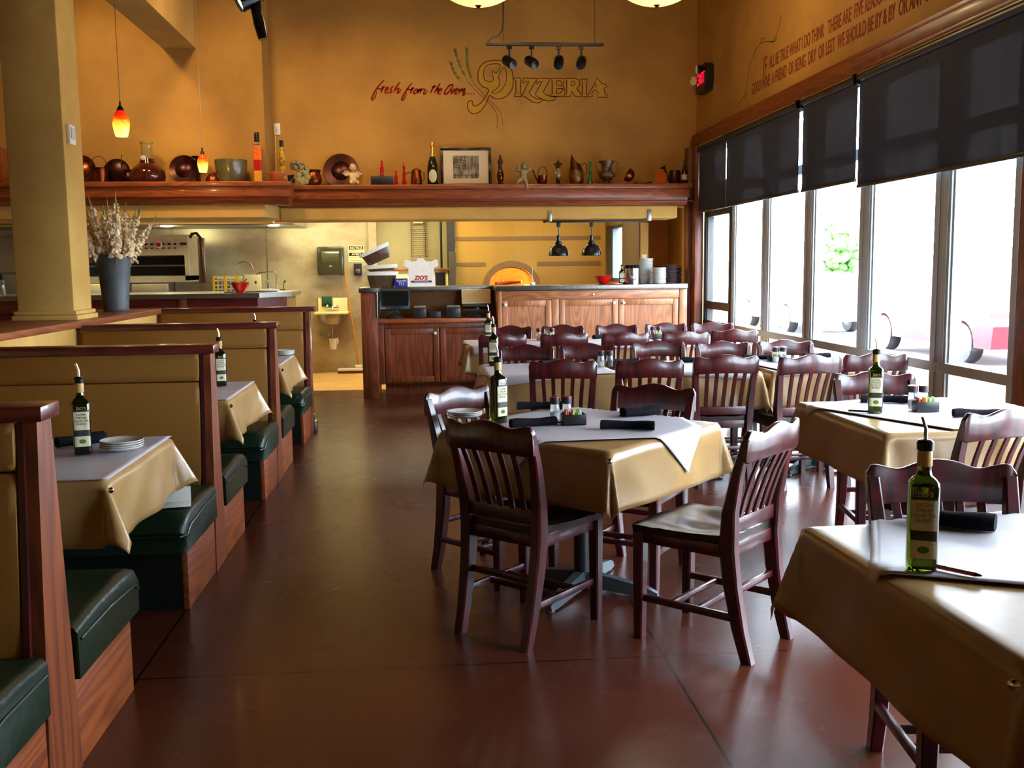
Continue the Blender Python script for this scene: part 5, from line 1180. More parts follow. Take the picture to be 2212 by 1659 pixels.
# ------------------------------------------------------------------ things on the counters
CTZ = 1.249
def tub(t, z, rx=0.0, name='tub'): pass
tub_mat = mat('smoky_brown_plastic', (0.06, 0.03, 0.02), 0.12, noise=((60, 60, 3), (0.10, 0.06, 0.04), 0.4, 0.6), coat=0.5)
def bus_tub(x, z, tilt, label, h=0.13, wd=0.155):
    t = thing('plastic_tub', label, 'tub', (x, 11.50, z), 4, 'smoky plastic tubs stacked on the counter end'); t.rotation_euler = (0, R(tilt), R(4))
    rr = []
    for zz, k in ((0, 0.76), (0.01, 0.80), (h, 0.97)): rr.append([(px*k, py*k, zz) for px, py in [(wd*a, 0.11*b_) for a, b_ in ((-1, -0.85), (-0.85, -1), (0.85, -1), (1, -0.85), (1, 0.85), (0.85, 1), (-0.85, 1), (-1, 0.85))]])
    MB().loft(rr).build('tub_body', tub_mat, t)
    MB().loft([[(px*k, py*k, zz) for px, py in [(wd*a, 0.11*b_) for a, b_ in ((-1, -0.85), (-0.85, -1), (0.85, -1), (1, -0.85), (1, 0.85), (0.85, 1), (-0.85, 1), (-1, 0.85))]] for zz, k in ((h, 1.0), (h, 1.06), (h+0.042, 1.10), (h+0.042, 1.0))]).build('white_rim', M['white_plastic'], t)
bus_tub(-0.51, CTZ, 0, 'lowest smoky plastic tub of the stack on the counter end', 0.135, 0.17); bus_tub(-0.515, CTZ+0.182, -3, 'middle white rimmed tub of the stack on the counter end', 0.03, 0.17); bus_tub(-0.53, CTZ+0.290, -24, 'tilted tub on top of the stack on the counter end', 0.12, 0.165)
t = thing('film_box', 'small blue box printed 721 beside the plastic tubs', 'box', (-0.29, 11.42, CTZ), 4)
MB().box(-0.075, 0.075, -0.03, 0.03, 0, 0.098, 0.002).build('carton', mat('blue_carton', lin(26, 30, 132), 0.45), t)
text_mesh('box_text', '721', 0.045, M['white_plastic'], FACE_CAM(0.005, -0.0312, 0.022), t, 0.0004); text_mesh('box_brand_text', 'Reynolds', 0.03, M['white_plastic'], FACE_CAM(0, -0.0312, 0.062), t, 0.0004, shear=0.2)
t = thing('carrier_bag', 'white plastic carrier bag with red lettering hanging over a rack on the counter', 'bag', (-0.055, 11.60, CTZ))
bagm = mat('white_thin_plastic', (0.80, 0.78, 0.72), 0.4, noise=((30, 30, 6), (0.70, 0.68, 0.62), 0.35, 0.65), bump=0.4)
out = [(-0.155, 0.0), (0.15, 0.0), (0.142, 0.21), (0.195, 0.235), (0.192, 0.302), (0.15, 0.308), (0.115, 0.285), (0.05, 0.29), (0.02, 0.325), (-0.045, 0.325), (-0.06, 0.29), (-0.115, 0.285), (-0.15, 0.312), (-0.20, 0.305), (-0.205, 0.24), (-0.15, 0.215)]
MB().prism(out, 0.035, T(0, 0, 0) @ XZ).build('bag_film', bagm, t, smooth=None)
MB().tube([(-0.17, 0.018, 0.315), (0.17, 0.018, 0.312)], 0.004, 6).tube([(0.0, 0.018, 0.315), (0.0, 0.018, 0.34), (-0.015, 0.018, 0.35), (-0.028, 0.018, 0.335)], 0.004, 6).tube([(-0.1, 0.05, 0.0), (-0.1, 0.05, 0.3)], 0.004, 6).build('wire_rack', M['steel'], t)
text_mesh('bag_logo', "ZIO'S", 0.062, M['exit_paint'] if 'exit_paint' in M else M['red_gloss'], FACE_CAM(-0.01, -0.001, 0.080), t, 0.0006, bold=0.003, shear=0.15)
MB().prism([(-0.115, 0.045), (0.115, 0.045), (0.125, 0.057), (0.115, 0.069), (-0.115, 0.069), (-0.125, 0.057)], 0.002, T(-0.005, -0.002, 0) @ XZ).build('logo_band', mat('dark_plum_band', lin(70, 48, 52), 0.6), t, smooth=None)
text_mesh('band_text', 'ITALIAN KITCHEN', 0.021, M['white_plastic'], FACE_CAM(-0.005, -0.003, 0.050), t, 0.0004)
# order screens
def screen(x, label, pale, z0=0.887):
    t = thing('order_screen', label, 'monitor', (x, 11.66, z0), 0)
    MB().lathe([(0.11, 0), (0.112, 0.01), (0.09, 0.03), (0.04, 0.05), (0.03, 0.06)], seg=24).build('stand_foot', M['black'], t)
    MB().box(-0.03, 0.03, 0.0, 0.03, 0.05, 0.12, 0.005).build('stand_neck', M['black'], t)
    tl = T(0, 0, 0.09) @ RX(-12 if not pale else -25)
    bz = M['black'] if not pale else M['white_plastic']
    if pale:
        MB().box(-0.17, 0.17, -0.03, 0.02, 0.06, 0.245, 0.012, tl).build('casing', bz, t); MB().box(-0.158, 0.158, -0.033, -0.029, 0.072, 0.232, rot=tl).build('display', mat('unlit_pale_display', lin(186, 160, 110), 0.3), t, smooth=None)
        MB().box(-0.165, 0.165, -0.02, 0.03, 0.02, 0.062, 0.008, tl).build('lower_casing', M['black'], t)
    else:
        MB().box(-0.175, 0.175, -0.03, 0.025, 0.0, 0.235, 0.010, tl).build('casing', bz, t); MB().box(-0.155, 0.155, -0.033, -0.029, 0.045, 0.222, rot=tl).build('display', M['black_gloss'], t, smooth=None)
        text_mesh('maker_mark', 'micros', 0.014, M['white_plastic'], tl @ FACE_CAM(-0.13, -0.0335, 0.015), t, 0.0003)
screen(-0.372, 'black order screen at the left end of the service cabinet', False)
screen(0.575, 'pale faced order screen on the right of the service cabinet', True)
def printer(x, w_, label, off=0):
    t = thing('receipt_printer', label, 'printer', (x, 11.62, 0.887)); MB().box(-w_, w_, -0.08, 0.09, 0, 0.125, 0.008).build('casing', M['black'], t); MB().box(-w_+0.012, w_-0.006, -0.06, 0.03, 0.125, 0.14, 0.004).build('grey_lid', mat('grey_lid_plastic', lin(120, 112, 96), 0.4), t); MB().ball((w_-0.02, -0.082, 0.085), 0.004, 1).build('indicator', M['white_plastic'], t)
printer(-0.085, 0.075, 'black receipt printer beside the left order screen'); printer(0.30, 0.085, 'black receipt printer nearer the pale order screen')
MB().box(-0.07, 0.07, -0.05, 0.05, 0, 0.075, 0.006).build('card_reader', M['black'], loc=(0.085, 11.64, 0.887)); tag(C.objects['card_reader'], 'low black device between the two receipt printers', 'device')
b = MB(); rnd = random.Random(9)
for k in range(9):
    p = [(rnd.uniform(-0.16, 0.2), rnd.uniform(-0.06, 0.03), 0.01+rnd.uniform(0, 0.09)) for _ in range(5)]; b.tube(p, 0.0045, 6)
b.build('cable_tangle', M['black'], loc=(0.55, 11.55, 0.887)); tag(C.objects['cable_tangle'], 'tangle of black cables under the pale order screen', 'cables'); C.objects['cable_tangle']['kind'] = 'stuff'
# bowls
def red_bowl(x, y, z, r, h, label, fill=None):
    t = thing('red_bowl', label, 'bowl', (x, y, z)); MB().lathe(shell([(r*0.38, 0), (r*0.42, 0.004), (r*0.75, h*0.5), (r, h)], 0.004)).build('bowl', M['red_gloss'], t)
    if fill: MB().lathe([(r*0.62, h*0.42), (r*0.78, h*0.62), (r*0.5, h*0.72), (0, h*0.75)]).build('contents', fill, t)
    return t
red_bowl(2.05, 11.55, CTZ, 0.112, 0.098, 'glossy red bowl under the right heat lamp', mat('white_napkins', (0.8, 0.78, 0.74), 0.7))
red_bowl(-2.00, 10.96, 1.218, 0.108, 0.112, 'glossy dark red bowl on the steel topped bar at the left'); MB().tube([(-0.01, 0, 0.05), (0.075, 0, 0.15)], 0.006, 8).build('spoon', M['steel_bright'], loc=(-2.0, 10.96, 1.22)); tag(C.objects['spoon'], 'metal spoon standing in the dark red bowl', 'spoon')
t = thing('cutlery_pot', 'polished steel pot full of dark rolled napkins', 'pot', (2.385, 11.5, CTZ)); MB().lathe(shell([(0.10, 0), (0.102, 0.004), (0.102, 0.178), (0.105, 0.182)], 0.003), seg=40).build('pot_wall', M['steel_bright'], t)
MB().tube([(-0.11, 0, 0.165), (-0.135, 0, 0.15), (-0.11, 0, 0.13)], 0.006, 8).build('handle', M['steel_bright'], t)
for k in range(11):
    a = 2*PI*k/11; rr_ = 0.066 if k else 0; o = MB().ball((0, 0, 0), 0.024, 2, (1, 1, 1.6), RX(20)).build('napkin_roll_end', M['napkin'], smooth=60); o.location = (2.385+rr_*math.cos(a), 11.5+rr_*math.sin(a), CTZ+0.185); tag(o, 'dark rolled napkin end sticking out of the polished steel pot', 'napkin', 'napkin rolls in the steel pot')
bottle(2.262, 11.5, 0, 'green oil bottle beside the polished steel pot on the counter', CTZ).scale = (0.85, 0.85, 0.75)
plates(2.575, 11.62, 21, 'off white bowl plate, %s the tallest stack behind the steel pot', 'tall plate stack at the wall', z=CTZ, r=0.085, dz=0.0140, jit=0.003)
plates(2.69, 11.42, 14, 'white plate, %s the shorter front stack on the counter', 'shorter front plate stack', z=CTZ, r=0.080, dz=0.0132, jit=0.002)
plates(2.845, 11.55, 14, 'dark brown bowl, %s the dark stack at the counter end', 'dark bowl stack', z=CTZ, r=0.085, dz=0.0155, m='dark_dish', jit=0.005, name='dark_bowl', cat='bowl')
plates(2.955, 11.68, 12, 'black bowl, %s the black stack in the counter corner', 'black bowl stack in the corner', z=CTZ, r=0.07, dz=0.0155, m='black', jit=0.005, name='dark_bowl', cat='bowl')
MB().box(-0.10, 0.10, -0.05, 0.05, 0, 0.012, 0.003).build('red_tray', M['red_gloss'], loc=(2.15, 11.45, CTZ)); tag(C.objects['red_tray'], 'flat red tray edge before the red bowl', 'tray')
MB().lathe([(0.03, 0), (0.035, 0.01), (0.03, 0.03), (0, 0.034)], seg=20).tube([(0, 0, 0.03), (0, 0, 0.20)], 0.002, 6).build('ticket_holder', M['white_plastic'], loc=(1.24, 11.7, CTZ)); tag(C.objects['ticket_holder'], 'small white ticket holder with thin upright wire on the counter', 'holder')
# vase with gladioli on the half wall
t = thing('metal_vase', 'tall tapered dull grey metal vase on the half wall', 'vase', (-2.61, 8.66, 1.131))
MB().lathe(shell([(0.098, 0), (0.10, 0.004), (0.102, 0.03), (0.132, 0.40), (0.134, 0.405), (0.142, 0.465), (0.146, 0.468)], 0.004), seg=44).build('vase_body', mat('dull_grey_zinc', lin(92, 94, 94), 0.5, 0.3, noise=(8, lin(74, 76, 76), 0.35, 0.7)), t)
petal = mat('dried_pale_petals', lin(244, 222, 180), 0.8, noise=(20, lin(220, 188, 146), 0.3, 0.7)); stemg = mat('pale_green_stem', lin(130, 138, 84), 0.7)
rnd = random.Random(21)
for k in range(17):
    a = 2*PI*k/17 + rnd.uniform(-0.15, 0.15); sp = rnd.uniform(0.14, 0.36) if k % 3 else rnd.uniform(0.0, 0.12); L_ = rnd.uniform(0.74, 1.0)
    t = thing('gladiolus_stem', 'pale dried gladiolus stem with ruffled blossoms in the grey vase', 'flower', (-2.61+0.05*math.cos(a), 8.66+0.05*math.sin(a), 1.14), 0, 'gladioli in the grey metal vase')
    def P_(f): return Vector((sp*math.cos(a)*f**1.7*1.0, sp*math.sin(a)*f**1.7, L_*f*(1-0.12*sp*f)))
    MB().tube([P_(i/8) for i in range(9)], [0.005-0.0004*i for i in range(9)], 6).build('stem', stemg, t)
    b = MB(); g = MB()
    for q in range(16):
        f = 0.50 + 0.40*q/16; c = P_(f); 
        for w_ in range(4):
            an = rnd.uniform(0, 2*PI); s_ = 0.031*(1.15-0.6*q/16); d = Vector((math.cos(an), math.sin(an), rnd.uniform(-0.2, 0.7)))*s_*0.9
            b.ball(c+d, s_*rnd.uniform(0.6, 0.95), 1, (1, 0.45, 1), RZ(rnd.uniform(0, 180)) @ RX(rnd.uniform(-60, 60)))
    b.build('blossoms', petal, t, smooth=None)
    for q in range(5):
        f = 0.90 + 0.10*q/5; g.ball(P_(f), 0.009-0.001*q, 1, (1, 1, 2.2))
    g.build('buds', stemg, t)

# ------------------------------------------------------------------ kitchen
t = thing('extractor_hood', 'long steel extractor hood with round lamps under its edge', 'hood', (0, 0, 0))
MB().box(-6.1, -1.66, 12.95, 14.28, 2.035, 2.66, 0.004).build('hood_body', M['steel'], t, smooth=None)
MB().box(-6.1, -1.66, 12.93, 12.955, 2.03, 2.06, 0.002).build('front_lip', M['steel_bright'], t)
for x in (-1.95, -3.3, -4.7): MB().lathe([(0.07, 0), (0.075, 0.01), (0.0, 0.012)], (x, 13.2, 2.022), 20).build('hood_lamp', M['bulb'], t)
for x in (-1.95, -3.3): point('hood_light', (x, 13.3, 1.97), 12, KIT, 0.05)
sg = thing('hood_badge', 'white maker badge with red border on the hood front', 'sign', (-1.78, 12.925, 2.085)); MB().box(-0.14, 0.14, 0, 0.004, -0.045, 0.045).build('plate', M['white_plastic'], sg); MB().box(-0.115, 0.115, -0.002, 0.0, -0.03, 0.03).build('red_field', M['red_gloss'], sg, smooth=None)
text_mesh('badge_text', 'CAPTIVEAIRE', 0.036, M['white_ceramic'], FACE_CAM(0, -0.003, -0.013), sg, 0.0005)
t = thing('broiler', 'wide steel broiler with control panel and dark racks, beside the vase', 'oven', (0, 0, 0))
bx0, bx1 = -4.55, -3.02; by = 13.1
b = MB(); b.box(bx0, bx1, by, by+0.6, 1.86, 1.92).box(bx0, bx1, by+0.02, by+0.6, 1.66, 1.86).box(bx0, bx0+0.05, by, by+0.6, 1.34, 1.66).box(bx1-0.05, bx1, by, by+0.6, 1.34, 1.66).box(bx0, bx1, by, by+0.6, 1.32, 1.40).box(bx0, bx1, by+0.55, by+0.6, 1.34, 1.86); b.build('casing', M['cream_steel'] if 'cream_steel' in M else M['steel_wall'], t, smooth=None)
MB().box(bx0+0.06, bx1-0.06, by+0.45, by+0.54, 1.41, 1.65).build('dark_cavity', M['black'], t, smooth=None)
b = MB()
for k in range(3): b.box(bx0+0.05, bx1-0.05, by+0.05+0.15*k, by+0.06+0.15*k, 1.525, 1.535)
b.box(bx0+0.05, bx1-0.05, by+0.02, by+0.03, 1.52, 1.54); b.build('rack', M['steel'], t, smooth=None)
b = MB(); 
for k in range(16): b.ball((bx0+0.1+k*0.092, by+0.02, 1.372+0.006*math.sin(k*2.1)), 0.06, 1, (1, 0.35, 0.42))
b.build('foil_drip_tray', M['steel_bright'], t)
MB().lathe([(0.045, 0), (0.045, 0.012), (0.033, 0.014), (0, 0.014)], mtx=T(-3.385, by+0.018, 1.795) @ RX(90), seg=24).build('dial_ring', M['white_ceramic'], t); MB().lathe([(0.03, 0), (0.028, 0.012), (0, 0.013)], mtx=T(-3.385, by+0.005, 1.795) @ RX(90), seg=24).build('red_dial', M['red_gloss'], t)
b = MB()
for k in range(6):
    if k != 2: b.box(-3.56+k*0.072, -3.525+k*0.072, by+0.012, by+0.02, 1.79, 1.815)
    b.box(-3.56+k*0.072, -3.53+k*0.072, by+0.012, by+0.02, 1.745, 1.76)
b.box(-3.12, -3.04, by+0.012, by+0.02, 1.79, 1.82); b.build('vent_slots', M['bronze'], t, smooth=None)
t = thing('gas_hose', 'dark flexible hose hooked beside the broiler', 'hose', (-2.93, 13.2, 1.3)); MB().tube([(-0.08, 0, 0.58), (-0.06, 0, 0.63), (0.0, 0, 0.64), (0.05, 0, 0.58), (0.06, 0, 0.3), (0.08, 0, 0.0)], 0.02, 10).build('hose', M['bronze'], t); MB().box(0.0, 0.09, 0.02, 0.05, 0, 0.58, 0.01).build('riser_pipe', M['steel'], t)
t = thing('prep_table', 'steel prep counter behind the left bar', 'counter', (0, 0, 0)); MB().box(-6.1, -2.1, 12.9, 14.2, 1.12, 1.16, 0.004).build('worktop', M['steel'], t); MB().box(-6.0, -2.15, 12.95, 14.1, 0.0, 1.12).build('base', M['steel_wall'], t, smooth=None)
def item_box(name, label, cat, x0, x1, y0, y1, z0, z1, m, bev=0.004):
    o = MB().box(x0, x1, y0, y1, z0, z1, bev).build(name, m); return tag(o, label, cat)
item_box('white_container', 'white plastic food container behind the vase', 'container', -4.35, -3.95, 13.0, 13.3, 1.162, 1.31, M['cream'], 0.02)
item_box('steel_pan', 'steel hotel pan lid standing below the broiler', 'pan', -3.72, -3.27, 13.0, 13.05, 1.162, 1.30, M['steel_wall'], 0.01)
t = thing('storage_crate', 'white lattice crate with yellow uprights behind the dark red bowl', 'crate', (-2.78, 13.4, 1.162))
b = MB()
for k in range(9): b.box(-0.01+k*0.055, 0.0+k*0.055, 0, 0.3, 0.0, 0.225)
for z in (0.0, 0.05, 0.1, 0.16, 0.215): b.box(0, 0.46, 0, 0.012, z, z+0.014)
b.build('lattice', M['cream'], t, smooth=None)
for x in (-0.015, 0.13, 0.29): MB().box(x, x+0.03, -0.006, 0.0, 0.0, 0.225).build('yellow_upright', mat('yellow_plastic', lin(230, 180, 20), 0.4), t, smooth=None)
t = thing('cutting_board', 'pale board with a small square mark beside the crate', 'board', (-2.28, 13.38, 1.162)); MB().box(-0.11, 0.11, 0, 0.03, 0, 0.24, 0.005).build('board', M['cream'], t)
MB().box(0.03, 0.055, -0.001, 0.0, 0.12, 0.16).build('mark', M['steel'], t, smooth=None)
t = thing('swing_faucet', 'tall curved kitchen faucet with lever handles', 'faucet', (-2.10, 13.6, 1.17)); MB().tube([(0.10, 0, 0.0), (0.10, 0, 0.24), (0.07, 0, 0.265), (-0.12, 0, 0.255), (-0.19, 0, 0.22), (-0.21, 0, 0.33), (-0.24, 0, 0.38), (-0.32, 0, 0.40), (-0.38, 0, 0.39), (-0.41, 0, 0.34)], 0.010, 8).build('spout', M['steel_bright'], t)
for x, s in ((0.0, -1), (0.19, 1)): MB().tube([(x, 0, 0.02), (x, 0, 0.11), (x+s*0.03, 0, 0.15)], [0.007, 0.007, 0.016], 8).build('lever', M['steel'], t)
MB().box(-0.02, 0.22, -0.02, 0.02, 0.0, 0.035, 0.01).build('base', M['steel_bright'], t)
o = MB().ball((0, 0, 0), 0.13, 3, (1, 0.6, 0.16)).build('folded_papers', M['paper'], loc=(-1.74, 11.2, 1.234)); tag(o, 'bundle of white papers on the end of the steel topped bar', 'papers')
item_box('black_folder', 'flat black folder on the steel topped bar', 'folder', -2.20, -1.85, 11.1, 11.35, 1.218, 1.23, M['black'])
t = thing('wall_box', 'cream utility box on the wall right of the steel topped bar', 'box', (-1.98, 13.75, 0.95)); MB().box(-0.06, 0.12, 0, 0.5, -0.9, 0.22, 0.006).build('cabinet', M['cream'], t); MB().tube([(0.0, -0.01, -0.02), (0.05, -0.03, -0.02), (0.05, -0.03, -0.08)], 0.006, 6).build('tap', M['steel'], t)
# left edge of the kitchen, seen left of the column
o = MB().ball((0, 0, 0.0), 0.16, 3, (1, 0.8, 0.75)).build('black_kettle_body', M['black_gloss']); tk = thing('black_kettle', 'black kettle on a kitchen shelf at the far left', 'kettle', (-5.55, 13.2, 1.60)); o.parent = tk
MB().tube([(-0.1, 0, 0.08), (-0.05, 0, 0.2), (0.08, 0, 0.2), (0.13, 0, 0.08)], 0.01, 8).build('handle', M['black'], tk)
item_box('kitchen_shelf', 'steel kitchen wall shelf at the far left', 'shelf', -6.1, -5.1, 13.0, 13.4, 1.44, 1.47, M['steel'])
item_box('kitchen_shelf', 'upper steel kitchen shelf at the far left', 'shelf', -6.1, -5.0, 13.0, 13.4, 1.90, 1.93, M['steel'])
t = thing('sauce_bottle', 'clear bottle with tall black cap on the bar at the far left', 'bottle', (-4.56, 11.2, 1.218)); MB().lathe([(0.03, 0), (0.034, 0.01), (0.030, 0.15), (0.026, 0.165)]).build('clear_body', M['clear_glass'], t); MB().lathe([(0.03, 0.165), (0.034, 0.17), (0.042, 0.235), (0, 0.24)]).build('black_cap', M['black'], t)
t = thing('yellow_pot', 'small yellow container on the bar at the far left', 'container', (-4.74, 11.15, 1.218)); MB().lathe([(0.06, 0), (0.065, 0.01), (0.065, 0.075), (0, 0.08)]).build('container', mat('bright_yellow', lin(240, 190, 40), 0.4), t)
# back wall fixtures of the kitchen
t = thing('towel_dispenser', 'grey green paper towel dispenser on the steel kitchen wall', 'dispenser', (-1.33, 14.3, 1.375))
MB().box(-0.185, 0.185, -0.16, 0, 0.0, 0.40, 0.03, seg=4).build('cover', mat('smoky_grey_green', lin(56, 56, 38), 0.22, coat=0.3), t); MB().lathe([(0.13, -0.12), (0.13, 0.12)], mtx=T(0, -0.055, 0.265) @ RY(90), seg=28).build('roll_window', mat('smoky_window', lin(78, 78, 58), 0.12, coat=0.6), t); MB().box(-0.12, 0.12, -0.12, -0.02, -0.012, 0.004).build('towel_edge', M['paper'], t)
MB().box(-0.02, 0.02, -0.163, -0.159, 0.125, 0.135).build('maker_mark', M['white_plastic'], t, smooth=None)
t = thing('notice_sign', 'black and white NOTICE and AVISO sign on the kitchen wall', 'sign', (-0.98, 14.296, 1.675))
MB().box(-0.11, 0.11, -0.003, 0.0, -0.115, 0.115).build('sign_plate', M['cream'], t, smooth=None)
for z, s_ in ((0.082, 'NOTICE'), (-0.008, 'AVISO')):
    MB().box(-0.10, 0.10, -0.005, -0.003, z-0.024, z+0.024).build('black_band', M['black'], t, smooth=None); text_mesh('headline', s_, 0.047, M['cream'], FACE_CAM(0, -0.006, z-0.016), t, 0.0005, bold=0.001)
text_mesh('small_print', 'EMPLOYEES MUST WASH HANDS\nBEFORE RETURNING TO WORK', 0.0125, M['black'], FACE_CAM(0, -0.004, 0.043), t, 0.0003); text_mesh('small_print', 'EMPLEADOS DEBEN LAVARSE\nLAS MANOS ANTES DE TRABAJAR', 0.0125, M['black'], FACE_CAM(0, -0.004, -0.05), t, 0.0003)
MB().box(-0.09, 0.09, -0.004, -0.003, -0.098, -0.092).build('rule', M['black'], t, smooth=None)
t = thing('soap_dispenser', 'small dark soap dispenser under the notice sign', 'dispenser', (-0.96, 14.3, 1.37)); MB().box(-0.055, 0.055, -0.09, 0, 0.0, 0.17, 0.008).build('casing', M['black'], t); MB().box(-0.03, 0.03, -0.094, -0.088, 0.03, 0.09, 0.002).build('lever', M['steel'], t)
t = thing('hand_sink', 'small cream wall mounted hand sink with splashback', 'sink', (-1.33, 14.3, 0))
b = MB(); b.box(-0.205, 0.205, -0.02, 0.0, 0.86, 1.06, 0.006); b.box(-0.23, 0.23, -0.36, 0.0, 0.84, 0.87, 0.006); b.build('splashback_and_rim', M['cream'], t)
MB().lathe([(0.05, 0.68), (0.13, 0.70), (0.17, 0.76), (0.18, 0.84)], (0, -0.18, 0), 28).build('basin', M['steel'], t)
MB().tube([(0, -0.02, 0.93), (0, -0.08, 0.935), (0, -0.1, 0.90)], 0.012, 8).tube([(0, -0.03, 0.93), (0, -0.03, 1.06)], 0.008, 8).box(-0.09, 0.09, -0.06, -0.02, 0.905, 0.935, 0.01).ball((-0.075, -0.05, 0.95), 0.02).ball((0.075, -0.05, 0.95), 0.02).build('tap', M['steel_bright'], t)
MB().tube([(0.0, -0.15, 0.70), (0.0, -0.15, 0.48)], 0.010, 8).build('drain_pipe', M['steel_bright'], t); MB().lathe([(0.04, 0.34), (0.045, 0.36), (0.05, 0.46), (0.055, 0.47), (0.055, 0.49), (0, 0.49)], (0, -0.15, 0), 20).tube([(0.03, -0.15, 0.4), (0.06, -0.15, 0.44), (0.05, -0.15, 0.50)], 0.02, 8).build('white_trap', M['white_plastic'], t)
for x in (-0.20, -0.08): MB().tube([(x, -0.04, 0.56), (x+0.02, -0.04, 0.52)], 0.022, 8).build('valve', M['steel'], t)
b = MB()
rr = []
for z, wv in ((1.08, 0), (1.0, 0.004), (0.94, 0.010)): rr.append([(-0.075+0.15*i/8, -0.025-wv*math.sin(i*1.3), z) for i in range(9)])
b.loft(rr, cap=False, closed=False); o = b.build('green_towel', mat('dark_green_towel', (0.012, 0.06, 0.03), 0.95)); sm = o.modifiers.new('t', 'SOLIDIFY'); sm.thickness = 0.008; o.location = (-1.405, 14.29, 0); tag(o, 'dark green towel hung over the hand sink', 'towel')
t = thing('floor_squeegee', 'long handled white squeegee leaning on the kitchen wall', 'squeegee', (-0.98, 14.12, 0.0))
MB().tube([(0.0, -0.02, 0.10), (-0.18, 0.12, 1.58)], 0.013, 10).build('wooden_handle', mat('orange_wood_pole', lin(176, 112, 40), 0.5), t)
MB().box(-0.29, 0.29, -0.05, -0.01, 0.035, 0.075, 0.008).box(-0.05, 0.05, -0.045, -0.015, 0.07, 0.12, 0.01).build('white_head', M['white_plastic'], t); MB().box(-0.29, 0.29, -0.045, -0.015, 0.0, 0.036, 0.002).build('rubber_blade', mat('dark_red_rubber', lin(96, 24, 20), 0.6), t)
t = thing('hanging_rack', 'hanging wire rack of hooks behind the white bag', 'rack', (-0.106, 14.46, 1.62))
b = MB()
for x in (-0.10, 0.10):
    b.tube([(x, 0, 0), (x, 0, 0.56)], 0.004, 6)
    for k in range(18): b.tube([(x, 0, 0.03*k), (x+(0.035 if x > 0 else -0.0)-0.02*0, -0.03, 0.03*k+0.012), (x-0.03*(1 if x > 0 else -1), -0.03, 0.03*k+0.0)], 0.003, 5)
for k in range(10): b.tube([(-0.10, 0, 0.056*k), (0.10, 0, 0.056*k)], 0.0025, 5)
b.build('wire_frame', M['bronze'], t)
MB().box(-0.07, 0.07, -0.005, 0, 0.48, 0.54).build('card', M['cream'], t, smooth=None)
o = MB().tube([(0, 0, 0), (0, 0, 1.25)], 0.016, 10).build('black_pole', M['black_metal'], loc=(0.215, 14.2, 1.43)); tag(o, 'dark upright pole beside the pizza oven wall', 'pole')
t = thing('back_cabinet', 'pale kitchen cabinet with dark grille behind the white bag', 'cabinet', (0.02, 13.9, 0)); MB().box(-0.5, 0.28, 0, 0.4, 0, 1.43, 0.004).build('cabinet_body', M['cream'], t); MB().box(-0.52, 0.30, -0.03, 0.42, 1.43, 1.46, 0.004).build('wood_top', M['oak_light_x'], t); MB().box(0.10, 0.24, -0.008, 0, 1.0, 1.40).build('dark_grille', M['black'], t, smooth=None)
item_box('grey_bin', 'dark grey bin between the pole and the oven wall', 'bin', 0.31, 0.40, 13.6, 13.9, 0.0, 1.68, mat('dark_grey_metal', lin(70, 62, 44), 0.5), 0.01)

# ------------------------------------------------------------------ painted lettering
def ribbon(b, pts, wdt, y, closed=False):
    """flat brush stroke on a wall plane, pts are (x, z)"""
    n = len(pts); L_, R_ = [], []
    for i, p in enumerate(pts):
        a = pts[i-1] if (i or closed) else p; c = pts[(i+1) % n] if (i < n-1 or closed) else p
        d = Vector((c[0]-a[0], c[1]-a[1])); d = d.normalized() if d.length else Vector((1, 0)); nrm = Vector((-d.y, d.x))
        ww = wdt(i/(n-1)) if callable(wdt) else wdt
        L_.append((p[0]+nrm.x*ww/2, p[1]+nrm.y*ww/2)); R_.append((p[0]-nrm.x*ww/2, p[1]-nrm.y*ww/2))
    vs = [[b.bm.verts.new((x, y+dy, z)) for x, z in q] for q in (L_, R_) for dy in (0, 0.002)]
    for i in range(n if closed else n-1):
        j = (i+1) % n; b.bm.faces.new((vs[0][i], vs[0][j], vs[2][j], vs[2][i]))
        b.bm.faces.new((vs[0][i], vs[1][i], vs[1][j], vs[0][j])); b.bm.faces.new((vs[2][i], vs[2][j], vs[3][j], vs[3][i]))
def smooth_path(pts, closed=False, k=5):
    n = len(pts); out = []
    rng = range(n if closed else n-1)
    for i in rng:
        p0 = pts[i-1] if (i or closed) else pts[i]; p1 = pts[i]; p2 = pts[(i+1) % n]; p3 = pts[(i+2) % n] if (i+2 < n or closed) else p2
        for s in range(k):
            t_ = s/k; q = []
            for a in (0, 1): q.append(0.5*(2*p1[a]+(p2[a]-p0[a])*t_+(2*p0[a]-5*p1[a]+4*p2[a]-p3[a])*t_**2+(3*p1[a]-p0[a]-3*p2[a]+p3[a])*t_**3))
            out.append(tuple(q))
    if not closed: out.append(tuple(pts[-1]))
    return out
WY = 11.747
